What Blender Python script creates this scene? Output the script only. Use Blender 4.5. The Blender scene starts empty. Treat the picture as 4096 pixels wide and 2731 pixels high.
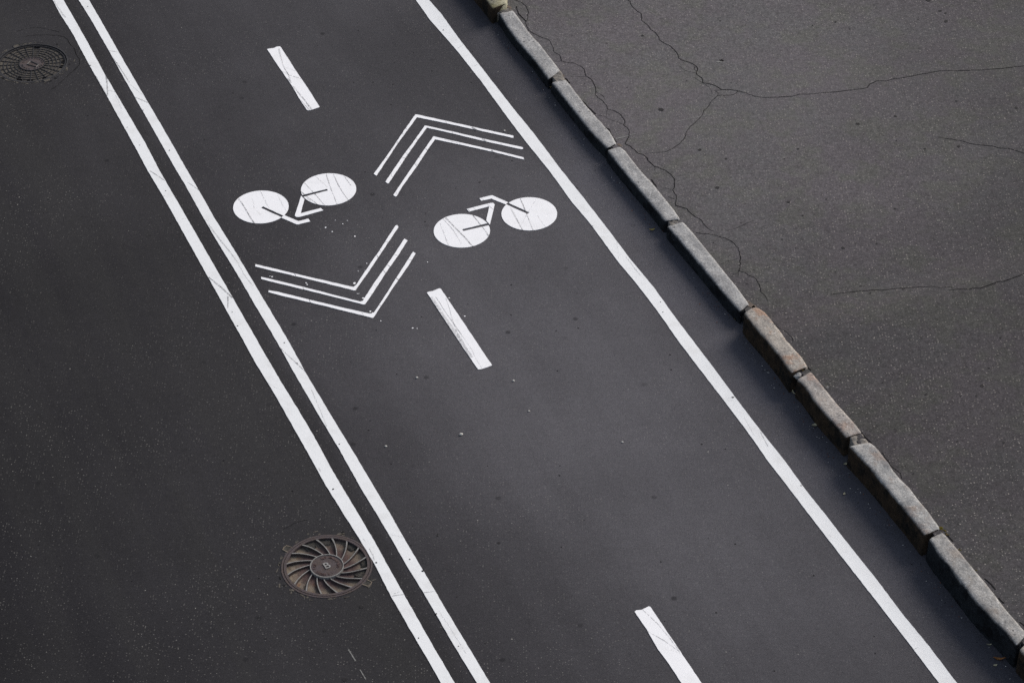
import bpy, bmesh, math, random
from math import sin, cos, pi, radians, atan2, hypot
from mathutils import Vector, noise
from mathutils.geometry import tessellate_polygon

random.seed(7)
scene = bpy.context.scene
COL = scene.collection

# ------------------------------------------------------------------ camera
F_PX, PITCH, HCAM = 10400.0, radians(38.5), 13.0
IMG_W, IMG_H = 4096.0, 2731.0
cam_d = bpy.data.cameras.new("camera")
cam_d.sensor_width = 36.0
cam_d.lens = 36.0 * F_PX / IMG_W
cam_d.clip_start, cam_d.clip_end = 0.1, 1000.0
cam = bpy.data.objects.new("camera", cam_d)
cam.location = (0, 0, HCAM)
cam.rotation_euler = (pi / 2 - PITCH, 0, 0)
COL.objects.link(cam)
scene.camera = cam

# survey of the place: a photo point on a level plane -> metres on that plane
def P(px, py, z=0.0):
    a = (px - IMG_W / 2) / F_PX
    b = (IMG_H / 2 - py) / F_PX
    d = Vector((a, cos(PITCH) + b * sin(PITCH), -sin(PITCH) + b * cos(PITCH)))
    t = (z - HCAM) / d.z
    return Vector((d.x * t, d.y * t, z))

TH = radians(156.6)
UV = Vector((-sin(TH), -cos(TH), 0))      # along the road, away from the camera
VV = Vector((-cos(TH), sin(TH), 0))       # across the road, towards the pavement

def reg(x0, y0, k=2.2966):
    return lambda pts: [(x0 + p[0] / k, y0 + p[1] / k) + tuple(p[2:]) for p in pts]

# ------------------------------------------------------------------ object helpers
def link(name, me, mats=(), parent=None):
    for m in mats:
        me.materials.append(m)
    o = bpy.data.objects.new(name, me)
    COL.objects.link(o)
    if parent:
        o.parent = parent
    return o

def mesh_from(verts, faces, mats_idx=None, smooth=False):
    me = bpy.data.meshes.new("mesh")
    me.from_pydata([tuple(v) for v in verts], [], faces)
    if mats_idx:
        for p, i in zip(me.polygons, mats_idx):
            p.material_index = i
    if smooth:
        for p in me.polygons:
            p.use_smooth = True
    me.update()
    return me

def tag(o, label, cat, group=None):
    o["label"] = label
    o["category"] = cat
    if group:
        o["group"] = group
    return o

def thing(name, label, cat, loc=(0, 0, 0), group=None):
    o = bpy.data.objects.new(name, None)
    o.empty_display_size = 0.1
    o.location = loc
    COL.objects.link(o)
    return tag(o, label, cat, group)

class MB:
    """collects polygons with a material index"""
    def __init__(self):
        self.v, self.f, self.m = [], [], []
    def add(self, verts, faces, mi=0):
        o = len(self.v)
        self.v += [Vector(v) for v in verts]
        self.f += [tuple(i + o for i in f) for f in faces]
        self.m += [mi] * len(faces)
    def ribbon(self, pts, w, mi=0, dz=0.0):
        """flat ribbon along 3-D points; w number or list"""
        n = len(pts)
        if n < 2:
            return
        ws = w if isinstance(w, (list, tuple)) else [w] * n
        L, R = [], []
        for i in range(n):
            a = pts[max(i - 1, 0)]; b = pts[min(i + 1, n - 1)]
            t = Vector((b.x - a.x, b.y - a.y, 0))
            if t.length < 1e-9:
                t = Vector((1, 0, 0))
            t.normalize()
            s = Vector((-t.y, t.x, 0)) * ws[i] * 0.5
            q = pts[i] + Vector((0, 0, dz))
            L.append(q + s); R.append(q - s)
        self.add(R + L, [(i, i + 1, n + i + 1, n + i) for i in range(n - 1)], mi)
    def disc(self, c, rx, ry, ang=0, mi=0, seg=12, jit=0.18):
        vs = []
        for i in range(seg):
            a = 2 * pi * i / seg
            k = 1 + random.uniform(-jit, jit)
            x, y = rx * k * cos(a), ry * k * sin(a)
            vs.append(Vector((c.x + x * cos(ang) - y * sin(ang), c.y + x * sin(ang) + y * cos(ang), c.z)))
        self.add(vs, [tuple(range(seg))], mi)
    def mesh(self, smooth=False, origin=None):
        vs = self.v if origin is None else [v - Vector(origin) for v in self.v]
        return mesh_from(vs, self.f, self.m, smooth)

# ------------------------------------------------------------------ node helpers
class NT:
    flat = False
    def __init__(self, name, rough=0.85, spec=0.3):
        self.mat = bpy.data.materials.new(name)
        self.mat.use_nodes = True
        self.t = self.mat.node_tree
        self.b = self.t.nodes["Principled BSDF"]
        self.b.inputs["Roughness"].default_value = rough
        self.b.inputs["Specular IOR Level"].default_value = spec
        self.pos = self.t.nodes.new("ShaderNodeTexCoord").outputs["Object"]
    def link(self, a, b):
        self.t.links.new(a, b)
    def setin(self, n, i, v):
        if v is None:
            return
        if hasattr(v, "is_linked") or isinstance(v, bpy.types.NodeSocket):
            self.link(v, n.inputs[i])
        else:
            n.inputs[i].default_value = v
    def math(self, op, a, b=None, c=None, clamp=False):
        n = self.t.nodes.new("ShaderNodeMath"); n.operation = op; n.use_clamp = clamp
        self.setin(n, 0, a); self.setin(n, 1, b); self.setin(n, 2, c)
        return n.outputs[0]
    def dot(self, v, d):
        n = self.t.nodes.new("ShaderNodeVectorMath"); n.operation = "DOT_PRODUCT"
        self.setin(n, 0, v); n.inputs[1].default_value = tuple(d)
        return n.outputs["Value"]
    def comb(self, x, y, z=0.0):
        n = self.t.nodes.new("ShaderNodeCombineXYZ")
        self.setin(n, 0, x); self.setin(n, 1, y); self.setin(n, 2, z)
        return n.outputs[0]
    def noise(self, scale, detail=2.0, rough=0.5, vec=None, dim="3D", out="Fac"):
        n = self.t.nodes.new("ShaderNodeTexNoise"); n.noise_dimensions = dim
        n.inputs["Scale"].default_value = scale
        n.inputs["Detail"].default_value = detail
        n.inputs["Roughness"].default_value = rough
        self.link(vec if vec is not None else self.pos, n.inputs["Vector"])
        return n.outputs[out]
    def vor(self, scale, vec=None):
        n = self.t.nodes.new("ShaderNodeTexVoronoi"); n.voronoi_dimensions = "2D" if self.flat else "3D"
        n.inputs["Scale"].default_value = scale
        self.link(vec if vec is not None else self.pos, n.inputs["Vector"])
        return n.outputs["Distance"], n.outputs["Color"]
    def ramp(self, fac, a, b, lo=0.0, hi=1.0, smooth=True):
        n = self.t.nodes.new("ShaderNodeMapRange")
        n.interpolation_type = "SMOOTHSTEP" if smooth else "LINEAR"
        self.setin(n, 0, fac)
        n.inputs[1].default_value = a; n.inputs[2].default_value = b
        n.inputs[3].default_value = lo; n.inputs[4].default_value = hi
        return n.outputs[0]
    def mix(self, fac, a, b, mode="MIX"):
        n = self.t.nodes.new("ShaderNodeMix"); n.data_type = "RGBA"; n.blend_type = mode
        self.setin(n, 0, fac)
        for i, v in ((6, a), (7, b)):
            if isinstance(v, (tuple, list)):
                v = tuple(v) + ((1.0,) if len(v) == 3 else ())
            self.setin(n, i, v)
        return n.outputs[2]
    def scale(self, col, fac):
        """colour times a grey factor"""
        n = self.t.nodes.new("ShaderNodeVectorMath"); n.operation = "SCALE"
        self.link(col, n.inputs[0]); self.setin(n, 3, fac)
        return n.outputs[0]
    def specks(self, scale, r0, r1, thr, vec=None):
        """random dots: 1 inside, 0 outside; thr = share left out"""
        d, c = self.vor(scale, vec)
        s = self.t.nodes.new("ShaderNodeSeparateColor"); self.link(c, s.inputs[0])
        size = self.math("MULTIPLY_ADD", s.outputs[1], r1 - r0, r0)
        inside = self.math("LESS_THAN", d, size)
        pick = self.math("GREATER_THAN", s.outputs[0], thr)
        return self.math("MULTIPLY", inside, pick), s.outputs[2]
    def bump(self, h, strength, dist):
        n = self.t.nodes.new("ShaderNodeBump")
        n.inputs["Strength"].default_value = strength
        n.inputs["Distance"].default_value = dist
        self.link(h, n.inputs["Height"])
        self.link(n.outputs[0], self.b.inputs["Normal"])
    def color(self, c):
        if isinstance(c, (tuple, list)):
            self.b.inputs["Base Color"].default_value = tuple(c) + (1.0,)
        else:
            self.link(c, self.b.inputs["Base Color"])
        return self.mat

# ------------------------------------------------------------------ materials
FALLOFF_ROAD = P(2330, 1500)
def make_road():
    n = NT("road_asphalt", 0.9, 0.05); n.flat = True
    u = n.dot(n.pos, UV); v = n.dot(n.pos, VV)
    wob = n.noise(1.4, 3, 0.6)
    vw = n.math("MULTIPLY_ADD", wob, 0.5, n.math("SUBTRACT", v, 0.25))
    # three layings of asphalt: old car lane, bike lane, gutter strip
    old = (0.0335, 0.0325, 0.0354); bike = (0.0385, 0.0372, 0.0412); worn = (0.0560, 0.0545, 0.0600)
    corner_dark = (0.0185, 0.0179, 0.0204)          # corner darkening painted as a strip in the middle of the car lane
    c = n.mix(n.ramp(vw, 1.6, 4.3), corner_dark, old)
    c = n.mix(n.ramp(v, 4.66, 4.76), c, bike)
    c = n.mix(n.ramp(vw, 4.55, 6.5), c, worn)
    c = n.mix(n.ramp(vw, 7.7, 8.1, 0.0, 0.75), c, (0.066, 0.065, 0.075))
    # lens falloff painted in: bike lane brightest below the symbols, darker outward
    dv_ = n.math("SUBTRACT", v, FALLOFF_ROAD.dot(VV)); du_ = n.math("MULTIPLY", n.math("SUBTRACT", u, FALLOFF_ROAD.dot(UV)), 0.55)
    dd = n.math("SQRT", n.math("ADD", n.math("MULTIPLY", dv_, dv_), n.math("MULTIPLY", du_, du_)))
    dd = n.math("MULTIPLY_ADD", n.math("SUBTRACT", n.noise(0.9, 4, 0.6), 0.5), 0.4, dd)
    lens_falloff = n.math("MULTIPLY", n.ramp(dd, 0.0, 3.0, 1.0, 0.0), n.ramp(v, 4.66, 4.78))
    c = n.scale(c, n.math("MULTIPLY_ADD", lens_falloff, 0.56, 1.0))
    # rubber and dust streaks lengthwise
    sv = n.comb(n.math("MULTIPLY", u, 0.16), n.math("MULTIPLY", v, 2.2), 0.0)
    st = n.noise(1.6, 4, 0.6, sv)
    c = n.scale(c, n.ramp(st, 0.25, 0.75, 0.94, 1.06))
    big = n.noise(0.42, 3, 0.55)
    c = n.scale(c, n.ramp(big, 0.28, 0.72, 0.86, 1.13))
    # greenish dusty bands in the car lane
    gb = n.math("MULTIPLY", n.ramp(n.noise(0.9, 3, 0.6, sv), 0.45, 0.62), n.ramp(v, 4.5, 4.7, 0.28, 0.0))
    c = n.mix(gb, c, (0.0370, 0.0366, 0.0362))
    # grain
    g = n.noise(95, 3, 0.75)
    c = n.scale(c, n.ramp(g, 0.22, 0.78, 0.62, 1.42, False))
    g2 = n.noise(30, 3, 0.7)
    c = n.scale(c, n.ramp(g2, 0.3, 0.7, 0.90, 1.10, False))
    g3 = n.noise(7, 3, 0.6)
    c = n.scale(c, n.ramp(g3, 0.3, 0.7, 0.96, 1.045, False))
    # soft oil and gum spots
    d, vc = n.vor(1.7)
    s = n.t.nodes.new("ShaderNodeSeparateColor"); n.link(vc, s.inputs[0])
    soft = n.math("MULTIPLY", n.ramp(d, 0.022, 0.050, 1.0, 0.0), n.ramp(s.outputs[0], 0.60, 0.95, 0.0, 0.6))
    c = n.mix(soft, c, (0.016, 0.016, 0.018))
    k, _ = n.specks(5.5, 0.015, 0.048, 0.92)
    c = n.mix(n.math("MULTIPLY", k, 0.85), c, (0.010, 0.0095, 0.011))
    # pale aggregate
    area = n.ramp(n.noise(0.75, 3, 0.6), 0.38, 0.62, 0.35, 1.0)
    lane = n.ramp(v, 4.6, 6.0, 1.0, 0.85)
    area = n.math("MULTIPLY", area, lane)
    k0, b0 = n.specks(48, 0.09, 0.24, 0.78)
    c = n.mix(n.math("MULTIPLY", n.math("MULTIPLY", k0, area), n.math("MULTIPLY_ADD", b0, 0.36, 0.08)), c, (0.30, 0.29, 0.27))
    k1, b1 = n.specks(24, 0.04, 0.11, 0.88)
    c = n.mix(n.math("MULTIPLY", n.math("MULTIPLY", k1, area), n.math("MULTIPLY_ADD", b1, 0.36, 0.08)), c, (0.33, 0.32, 0.295))
    k2, b2 = n.specks(8, 0.017, 0.042, 0.962)
    c = n.mix(n.math("MULTIPLY", n.math("MULTIPLY", k2, area), n.math("MULTIPLY_ADD", b2, 0.5, 0.22)), c, (0.50, 0.485, 0.44))
    n.bump(n.math("MULTIPLY_ADD", n.noise(140, 2, 0.7), 0.6, n.math("MULTIPLY", g2, 0.4)), 0.35, 0.004)
    return n.color(c)

FALLOFF_PAVE = P(2860, 260, 0.12)
def make_pave():
    n = NT("pavement_asphalt", 0.92, 0.05); n.flat = True
    u = n.dot(n.pos, UV); v = n.dot(n.pos, VV)
    base = (0.0620, 0.0600, 0.0622)
    olive = (0.0628, 0.0620, 0.0590); mauve = (0.0640, 0.0590, 0.0632)
    c = n.mix(n.ramp(n.noise(0.8, 4, 0.6), 0.42, 0.6), base, mauve)
    c = n.mix(n.ramp(n.noise(1.9, 4, 0.65), 0.47, 0.60, 0.0, 0.9), c, olive)
    c = n.mix(n.ramp(n.noise(6.5, 3, 0.6), 0.45, 0.62, 0.0, 0.6), c, mauve)
    big = n.noise(0.33, 3, 0.5)
    c = n.scale(c, n.ramp(big, 0.3, 0.7, 0.92, 1.08))
    # painted vignetting: paving lightest by the forked crack, fading outward
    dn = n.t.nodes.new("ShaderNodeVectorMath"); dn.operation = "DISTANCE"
    n.link(n.pos, dn.inputs[0]); q = FALLOFF_PAVE; dn.inputs[1].default_value = (q.x, q.y, 0.1)
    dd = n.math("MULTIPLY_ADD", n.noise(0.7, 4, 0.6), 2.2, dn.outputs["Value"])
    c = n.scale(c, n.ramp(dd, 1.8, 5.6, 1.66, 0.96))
    g = n.noise(80, 3, 0.8)
    c = n.scale(c, n.ramp(g, 0.22, 0.78, 0.50, 1.55, False))
    g2 = n.noise(30, 3, 0.7)
    c = n.scale(c, n.ramp(g2, 0.3, 0.7, 0.78, 1.22, False))
    c = n.scale(c, n.ramp(n.noise(10, 4, 0.7), 0.3, 0.7, 0.91, 1.10, False))
    k, _ = n.specks(6, 0.015, 0.045, 0.95)
    c = n.mix(n.math("MULTIPLY", k, 0.7), c, (0.016, 0.015, 0.016))
    area = n.ramp(n.noise(0.9, 3, 0.6), 0.35, 0.6, 0.80, 1.0)
    k1, b1 = n.specks(42, 0.09, 0.25, 0.66)
    c = n.mix(n.math("MULTIPLY", n.math("MULTIPLY", k1, area), n.math("MULTIPLY_ADD", b1, 0.50, 0.06)), c, (0.40, 0.37, 0.34))
    k2, b2 = n.specks(12, 0.02, 0.055, 0.94)
    c = n.mix(n.math("MULTIPLY", n.math("MULTIPLY", k2, area), n.math("MULTIPLY_ADD", b2, 0.4, 0.2)), c, (0.45, 0.43, 0.40))
    n.bump(n.math("MULTIPLY_ADD", n.noise(110, 2, 0.7), 0.6, n.math("MULTIPLY", g2, 0.5)), 0.45, 0.005)
    return n.color(c)

def make_paint(name, col, dirt):
    n = NT(name, 0.55, 0.35)
    d = n.noise(6, 4, 0.65)
    c = n.mix(n.ramp(d, 0.45, 0.75, 0.0, dirt), col, (0.55, 0.545, 0.54))
    f = n.noise(70, 2, 0.7)
    c = n.scale(c, n.ramp(f, 0.25, 0.75, 0.95, 1.03, False))
    k, b = n.specks(16, 0.02, 0.07, 0.78)
    c = n.mix(n.math("MULTIPLY", k, n.math("MULTIPLY_ADD", b, 0.6, 0.1)), c, (0.09, 0.085, 0.09))
    n.bump(f, 0.2, 0.002)
    return n.color(c)

def make_scuff(name, dens):
    """rubber smeared on paint: thin dark film with gaps"""
    n = NT(name, 0.7, 0.2)
    n.color((0.052, 0.050, 0.058))
    a = n.math("MULTIPLY", n.ramp(n.noise(60, 3, 0.7), 0.30, 0.62), dens)
    n.link(a, n.b.inputs["Alpha"])
    return n.mat

def make_granite(name, light, dark, rust, rust_amt, stain, film_a, film_b, ragged=0.5):
    n = NT(name, 0.85, 0.08)
    m = n.noise(7, 4, 0.65)
    c = n.mix(n.ramp(m, 0.32, 0.68), light, dark)
    if rust_amt > 0:
        r = n.noise(5.0, 4, 0.7)
        c = n.mix(n.ramp(r, 0.5, 0.68, 0.0, rust_amt), c, rust)
    g = n.noise(75, 3, 0.85)
    c = n.scale(c, n.ramp(g, 0.25, 0.75, 0.50, 1.42, False))
    c = n.scale(c, n.ramp(n.noise(36, 3, 0.7), 0.3, 0.7, 0.80, 1.16, False))
    k, b = n.specks(26, 0.12, 0.34, 0.62)
    c = n.mix(n.math("MULTIPLY", k, n.math("MULTIPLY_ADD", b, 0.55, 0.2)), c, (0.07, 0.07, 0.075))
    k2, b2 = n.specks(40, 0.12, 0.30, 0.70)
    c = n.mix(n.math("MULTIPLY", k2, 0.5), c, (0.62, 0.61, 0.6))
    k3, b3 = n.specks(10, 0.04, 0.13, 0.62)
    c = n.mix(n.math("MULTIPLY", k3, 0.75), c, (0.035, 0.034, 0.038))
    if stain > 0:
        s = n.noise(3.2, 4, 0.7)
        c = n.mix(n.ramp(s, 0.52, 0.66, 0.0, stain), c, (0.11, 0.11, 0.12))
    # road film and tyre rubber on the roadside face, with a ragged limit at the arris
    at = n.t.nodes.new("ShaderNodeAttribute"); at.attribute_name = "film"
    e1 = n.math("MULTIPLY_ADD", n.noise(6, 3, 0.6), ragged, at.outputs["Fac"])
    e2 = n.math("MULTIPLY_ADD", n.noise(34, 3, 0.75), 0.35, e1)
    mask = n.ramp(e2, 0.52 + ragged * 0.5, 0.90 + ragged * 0.5)
    fc = n.mix(n.ramp(n.noise(9, 4, 0.7), 0.38, 0.66), film_a, film_b)
    fc = n.scale(fc, n.ramp(n.noise(60, 3, 0.8), 0.25, 0.75, 0.5, 1.5, False))
    c = n.mix(mask, c, fc)
    n.bump(n.math("MULTIPLY_ADD", n.noise(28, 4, 0.75), 1.0, n.math("MULTIPLY", g, 0.4)), 0.7, 0.008)
    return n.color(c)

def plain(name, col, rough=0.85, spec=0.2, grain=60, amt=0.35, bump=0.3, metal=0.0, var=None):
    n = NT(name, rough, spec)
    n.b.inputs["Metallic"].default_value = metal
    g = n.noise(grain, 3, 0.75)
    c = n.mix(n.ramp(n.noise(grain * 0.2, 3, 0.7), 0.4, 0.62), col, var if var else tuple(x * 0.82 for x in col))
    c = n.scale(c, n.ramp(g, 0.25, 0.75, 1 - amt, 1 + amt, False))
    n.bump(g, bump, 0.004)
    return n.color(c)

M = {}
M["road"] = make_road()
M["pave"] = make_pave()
M["paint_line"] = make_paint("line_paint", (0.76, 0.775, 0.79), 0.35)
M["paint_bike"] = make_paint("symbol_paint", (0.83, 0.835, 0.86), 0.18)
M["scuff"] = make_scuff("tyre_scuff", 0.52)
M["scuff_soft"] = make_scuff("faint_tyre_scuff", 0.27)
def make_swirl_floor():
    n = NT("rusty_iron_floor", 0.85, 0.08)
    ln = n.t.nodes.new("ShaderNodeVectorMath"); ln.operation = "LENGTH"; n.link(n.pos, ln.inputs[0])
    r = n.math("MULTIPLY_ADD", n.math("SUBTRACT", n.noise(11, 4, 0.7), 0.5), 0.16, ln.outputs["Value"])
    c = n.mix(n.ramp(r, 0.17, 0.27), (0.085, 0.058, 0.056), (0.185, 0.155, 0.122))
    c = n.mix(n.ramp(n.noise(17, 4, 0.75), 0.52, 0.68, 0.0, 0.75), c, (0.060, 0.046, 0.044))
    c = n.mix(n.ramp(n.noise(14, 3, 0.7), 0.58, 0.70, 0.0, 0.7), c, (0.16, 0.085, 0.05))
    g = n.noise(40, 3, 0.7)
    c = n.scale(c, n.ramp(g, 0.25, 0.75, 0.7, 1.3, False))
    n.bump(g, 0.5, 0.004)
    return n.color(c)
def make_crack(name, lo, hi):
    n = NT(name, 1.0, 0.0)
    n.color((0.014, 0.0135, 0.014))
    n.link(n.ramp(n.noise(22, 4, 0.75), 0.32, 0.62, lo, hi), n.b.inputs["Alpha"])
    return n.mat
M["crack"] = make_crack("crack_dark", 0.78, 1.0)
M["crack_thin"] = make_crack("hairline_crack", 0.15, 0.85)
M["gum"] = plain("dark_spot", (0.019, 0.018, 0.020), 0.8, 0.15)
M["pale"] = plain("pale_scrape", (0.19, 0.19, 0.185), 0.9, 0.1, 40, 0.5)
BLUE = ((0.016, 0.019, 0.023), (0.006, 0.0065, 0.008))
BROWN = ((0.036, 0.025, 0.017), (0.010, 0.0095, 0.009))
M["granite"] = make_granite("grey_granite", (0.38, 0.378, 0.375), (0.265, 0.265, 0.268), None, 0, 0.15, *BLUE, ragged=0.22)
M["granite_mid"] = make_granite("stained_granite", (0.37, 0.366, 0.358), (0.22, 0.222, 0.224), (0.25, 0.185, 0.15), 0.6, 0.6, *BROWN, ragged=0.4)
M["granite_dark"] = make_granite("weathered_granite", (0.34, 0.333, 0.322), (0.22, 0.218, 0.215), (0.27, 0.22, 0.18), 0.45, 0.35, *BLUE, ragged=0.7)
M["granite_brown"] = make_granite("brown_granite", (0.365, 0.335, 0.30), (0.27, 0.25, 0.23), (0.32, 0.20, 0.14), 0.8, 0.2, *BROWN, ragged=0.3)
M["granite_pink"] = make_granite("pinkish_granite", (0.36, 0.332, 0.308), (0.275, 0.258, 0.248), (0.30, 0.20, 0.155), 0.55, 0.2, *BROWN, ragged=0.4)
M["granite_moss"] = make_granite("mossy_granite", (0.40, 0.38, 0.28), (0.27, 0.25, 0.16), (0.13, 0.12, 0.06), 0.7, 0.4, *BROWN, ragged=0.3)
M["mortar"] = plain("old_mortar", (0.20, 0.185, 0.168), 0.95, 0.1, 45, 0.5, 0.8)
M["iron"] = plain("cast_iron", (0.066, 0.053, 0.057), 0.7, 0.2, 70, 0.3, 0.4, 0.0, (0.066, 0.050, 0.046))
M["iron_dark"] = plain("dark_cast_iron", (0.022, 0.021, 0.024), 0.65, 0.35, 70, 0.3, 0.4)
M["iron_worn"] = plain("worn_bright_iron", (0.22, 0.215, 0.205), 0.5, 0.5, 60, 0.3, 0.3)
M["iron_floor"] = make_swirl_floor()
M["dirt"] = plain("packed_grit", (0.060, 0.057, 0.052), 1.0, 0.05, 90, 0.7, 1.0)
M["dirt_floor"] = plain("gritty_iron_floor", (0.098, 0.089, 0.076), 0.95, 0.1, 60, 0.5, 0.8, 0.0, (0.070, 0.064, 0.058))
M["pit"] = plain("pit_dark", (0.008, 0.008, 0.009), 1.0, 0.0)
M["leaf_y"] = plain("yellow_leaf", (0.36, 0.29, 0.09), 0.7, 0.2, 90, 0.3)
M["leaf_p"] = plain("pale_leaf", (0.46, 0.42, 0.28), 0.7, 0.2, 90, 0.3)
M["leaf_r"] = plain("rusty_leaf", (0.17, 0.062, 0.028), 0.7, 0.2, 90, 0.3)
M["leaf_o"] = plain("orange_leaf", (0.30, 0.13, 0.04), 0.7, 0.2, 90, 0.3)
M["paper"] = plain("dirty_paper", (0.55, 0.53, 0.50), 0.8, 0.2, 90, 0.2)
M["moss"] = plain("moss", (0.085, 0.080, 0.018), 1.0, 0.05, 120, 0.6, 1.0, 0.0, (0.12, 0.075, 0.02))
M["pebble"] = plain("pale_pebble", (0.62, 0.60, 0.55), 0.8, 0.2, 80, 0.25)

# ------------------------------------------------------------------ road with two round manhole openings
CB = P(1307.6, 2262.6); RB = 0.328
CA = P(128.0, 252.4); RA = 0.328
def build_road():
    mb = MB()
    S = 0.40
    xs = sorted({-120, CA.x - S, CA.x + S, CB.x - S, CB.x + S, 120})
    ys = sorted({-60, CB.y - S, CB.y + S, CA.y - S, CA.y + S, 180})
    for i in range(len(xs) - 1):
        for j in range(len(ys) - 1):
            x0, x1, y0, y1 = xs[i], xs[i + 1], ys[j], ys[j + 1]
            hole = None
            for c, r in ((CA, RA), (CB, RB)):
                if abs((x0 + x1) / 2 - c.x) < 1e-4 and abs((y0 + y1) / 2 - c.y) < 1e-4:
                    hole = (c, r)
            if not hole:
                mb.add([(x0, y0, 0), (x1, y0, 0), (x1, y1, 0), (x0, y1, 0)], [(0, 1, 2, 3)])
                continue
            c, r = hole
            n = 96
            inner, outer, low = [], [], []
            for k in range(n):
                a = 2 * pi * k / n + pi / 4
                q = max(abs(cos(a)), abs(sin(a)))
                rr = r * (1 + 0.006 * noise.noise(Vector((cos(a) * 6, sin(a) * 6, c.x))))
                inner.append((c.x + rr * cos(a), c.y + rr * sin(a), 0))
                low.append((c.x + rr * cos(a), c.y + rr * sin(a), -0.06))
                outer.append((c.x + S * cos(a) / q, c.y + S * sin(a) / q, 0))
            f = []
            for k in range(n):
                k2 = (k + 1) % n
                f.append((k, k2, n + k2, n + k))
                f.append((2 * n + k, 2 * n + k2, k2, k))
            mb.add(inner + outer + low, [tuple(reversed(q)) for q in f])
    # cracks round the far manhole
    z1 = reg(0, 0)
    for pts, w in (([(150, 290), (240, 265), (330, 255), (420, 265), (500, 285), (545, 297)], 0.006),
                   ([(240, 335), (330, 325), (420, 322), (530, 328), (590, 342), (620, 365), (645, 410), (685, 450), (700, 500), (730, 545), (728, 600), (690, 640), (640, 680), (580, 740), (540, 775), (470, 825)], 0.007)):
        line3 = wiggle([P(a, b) for a, b in z1(pts)], 0.004)
        mb.ribbon([p + Vector((0, 0, 0.001)) for p in line3], [w * (0.7 + 0.5 * random.random()) for _ in line3], 1)
    z2 = reg(1024, 2049)
    for pts, w in (([(848, 1255), (880, 1305), (915, 1362)], 0.009), ([(955, 1440), (985, 1490), (1010, 1530)], 0.007)):
        mb.ribbon([P(a, b, 0.0012) for a, b in z2(pts)], w, 2)
    mb.ribbon(wiggle([P(a, b, 0.0012) for a, b in z2([(250, 150), (310, 125), (350, 98), (420, 75), (470, 65)])], 0.004), 0.005, 1)
    # paint flecks
    z3 = reg(1024, 683)
    for x, y, r in ((640, 520, 9), (700, 560, 8), (728, 455, 5), (838, 458, 5), (797, 488, 8), (908, 603, 9), (128, 968, 6), (150, 973, 9), (460, 1030, 7),
                    (470, 1046, 8), (905, 1035, 14), (985, 1170, 10), (930, 1128, 5), (945, 1128, 5), (1050, 1290, 9), (1075, 1305, 11), (1018, 850, 6),
                    (1440, 1443, 9), (1480, 1447, 5), (1147, 1378, 6), (1577, 838, 6), (1918, 1335, 8), (1775, 1167, 7), (1000, 915, 4), (940, 920, 5)):
        px, py = 1024 + x / 2.2966, 683 + y / 2.2966
        rr = r / 2.2966 / 470
        mb.disc(P(px, py, 0.0016), rr, rr * 0.8, random.random() * 3, 3, 9, 0.35)
    # small dark scars
    for x, y, r in ((2055, 105, 12), (1165, 362, 5), (1835, 163, 5), (2056, 915, 6), (1947, 1223, 6), (410, 1478, 6)):
        px, py = 1024 + x / 2.2966, 683 + y / 2.2966
        rr = r / 2.2966 / 470
        mb.disc(P(px, py, 0.0016), rr, rr * 0.6, random.random() * 0.6, 4, 9, 0.3)
    z4 = reg(1024, 2049)
    for x, y, r in ((815, 1530, 26), (970, 865, 22), (1440, 120, 6), (1665, 212, 9), (2230, 278, 14), (1845, 773, 7), (2105, 1195, 7), (90, 1155, 12), (630, 1080, 16)):
        px, py = 1024 + x / 2.2966, 2049 + y / 2.2966
        rr = r / 2.2966 / 560
        mb.disc(P(px, py, 0.0014), rr, rr, 0, 4, 14, 0.2)
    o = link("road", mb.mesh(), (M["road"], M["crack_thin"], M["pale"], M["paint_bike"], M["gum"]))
    o["kind"] = "structure"
    return o

def wiggle(pts, amp, step=0.035):
    out = []
    for i in range(len(pts) - 1):
        a, b = pts[i], pts[i + 1]
        n = max(1, int((b - a).length / step))
        for k in range(n):
            t = k / n
            p = a.lerp(b, t)
            if 0 < k:
                p = p + Vector((random.uniform(-amp, amp), random.uniform(-amp, amp), 0))
            out.append(p)
    out.append(pts[-1])
    return out

build_road()

# ------------------------------------------------------------------ painted markings
ZM = 0.004
def densify(pts, step=0.035, amp=0.0022):
    out = []
    n = len(pts)
    for i in range(n):
        a, b = pts[i], pts[(i + 1) % n]
        L = (b - a).length
        k = max(1, int(L / step))
        for j in range(k):
            p = a.lerp(b, j / k)
            if amp and L > 0.03:
                p = p + Vector((random.uniform(-amp, amp), random.uniform(-amp, amp), 0))
            out.append(p)
    return out

def slab(mb, poly, z=ZM, mi=0, step=0.035, amp=0.0022):
    """painted film with a real edge"""
    q = densify([Vector((p.x, p.y, 0)) for p in poly], step, amp)
    area = sum(q[i].x * q[(i + 1) % len(q)].y - q[(i + 1) % len(q)].x * q[i].y for i in range(len(q)))
    if area < 0:
        q.reverse()
    n = len(q)
    tris = tessellate_polygon([q])
    top = [Vector((p.x, p.y, z)) for p in q]
    low = [Vector((p.x, p.y, 0.0008)) for p in q]
    f = []
    for t in tris:
        a, b, c = (top[i] for i in t)
        up = (b - a).cross(c - a).z
        f.append(tuple(t) if up > 0 else tuple(reversed(t)))
    f += [(n + i, n + (i + 1) % n, (i + 1) % n, i) for i in range(n)]
    mb.add(top + low, f, mi)

def scuffs(mb, zoom, items, z=ZM + 0.0012):
    for pts, w, kind in items:
        P3 = [P(a, b, z) for a, b in zoom(pts)]
        fine = wiggle(P3, 0.0012, 0.03)
        n = len(fine)
        ws = [w * (0.75 + 0.5 * noise.noise(Vector((fine[i].x * 9, fine[i].y * 9, 3.3)))) for i in range(n)]
        mb.ribbon(fine, ws, kind)

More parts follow.
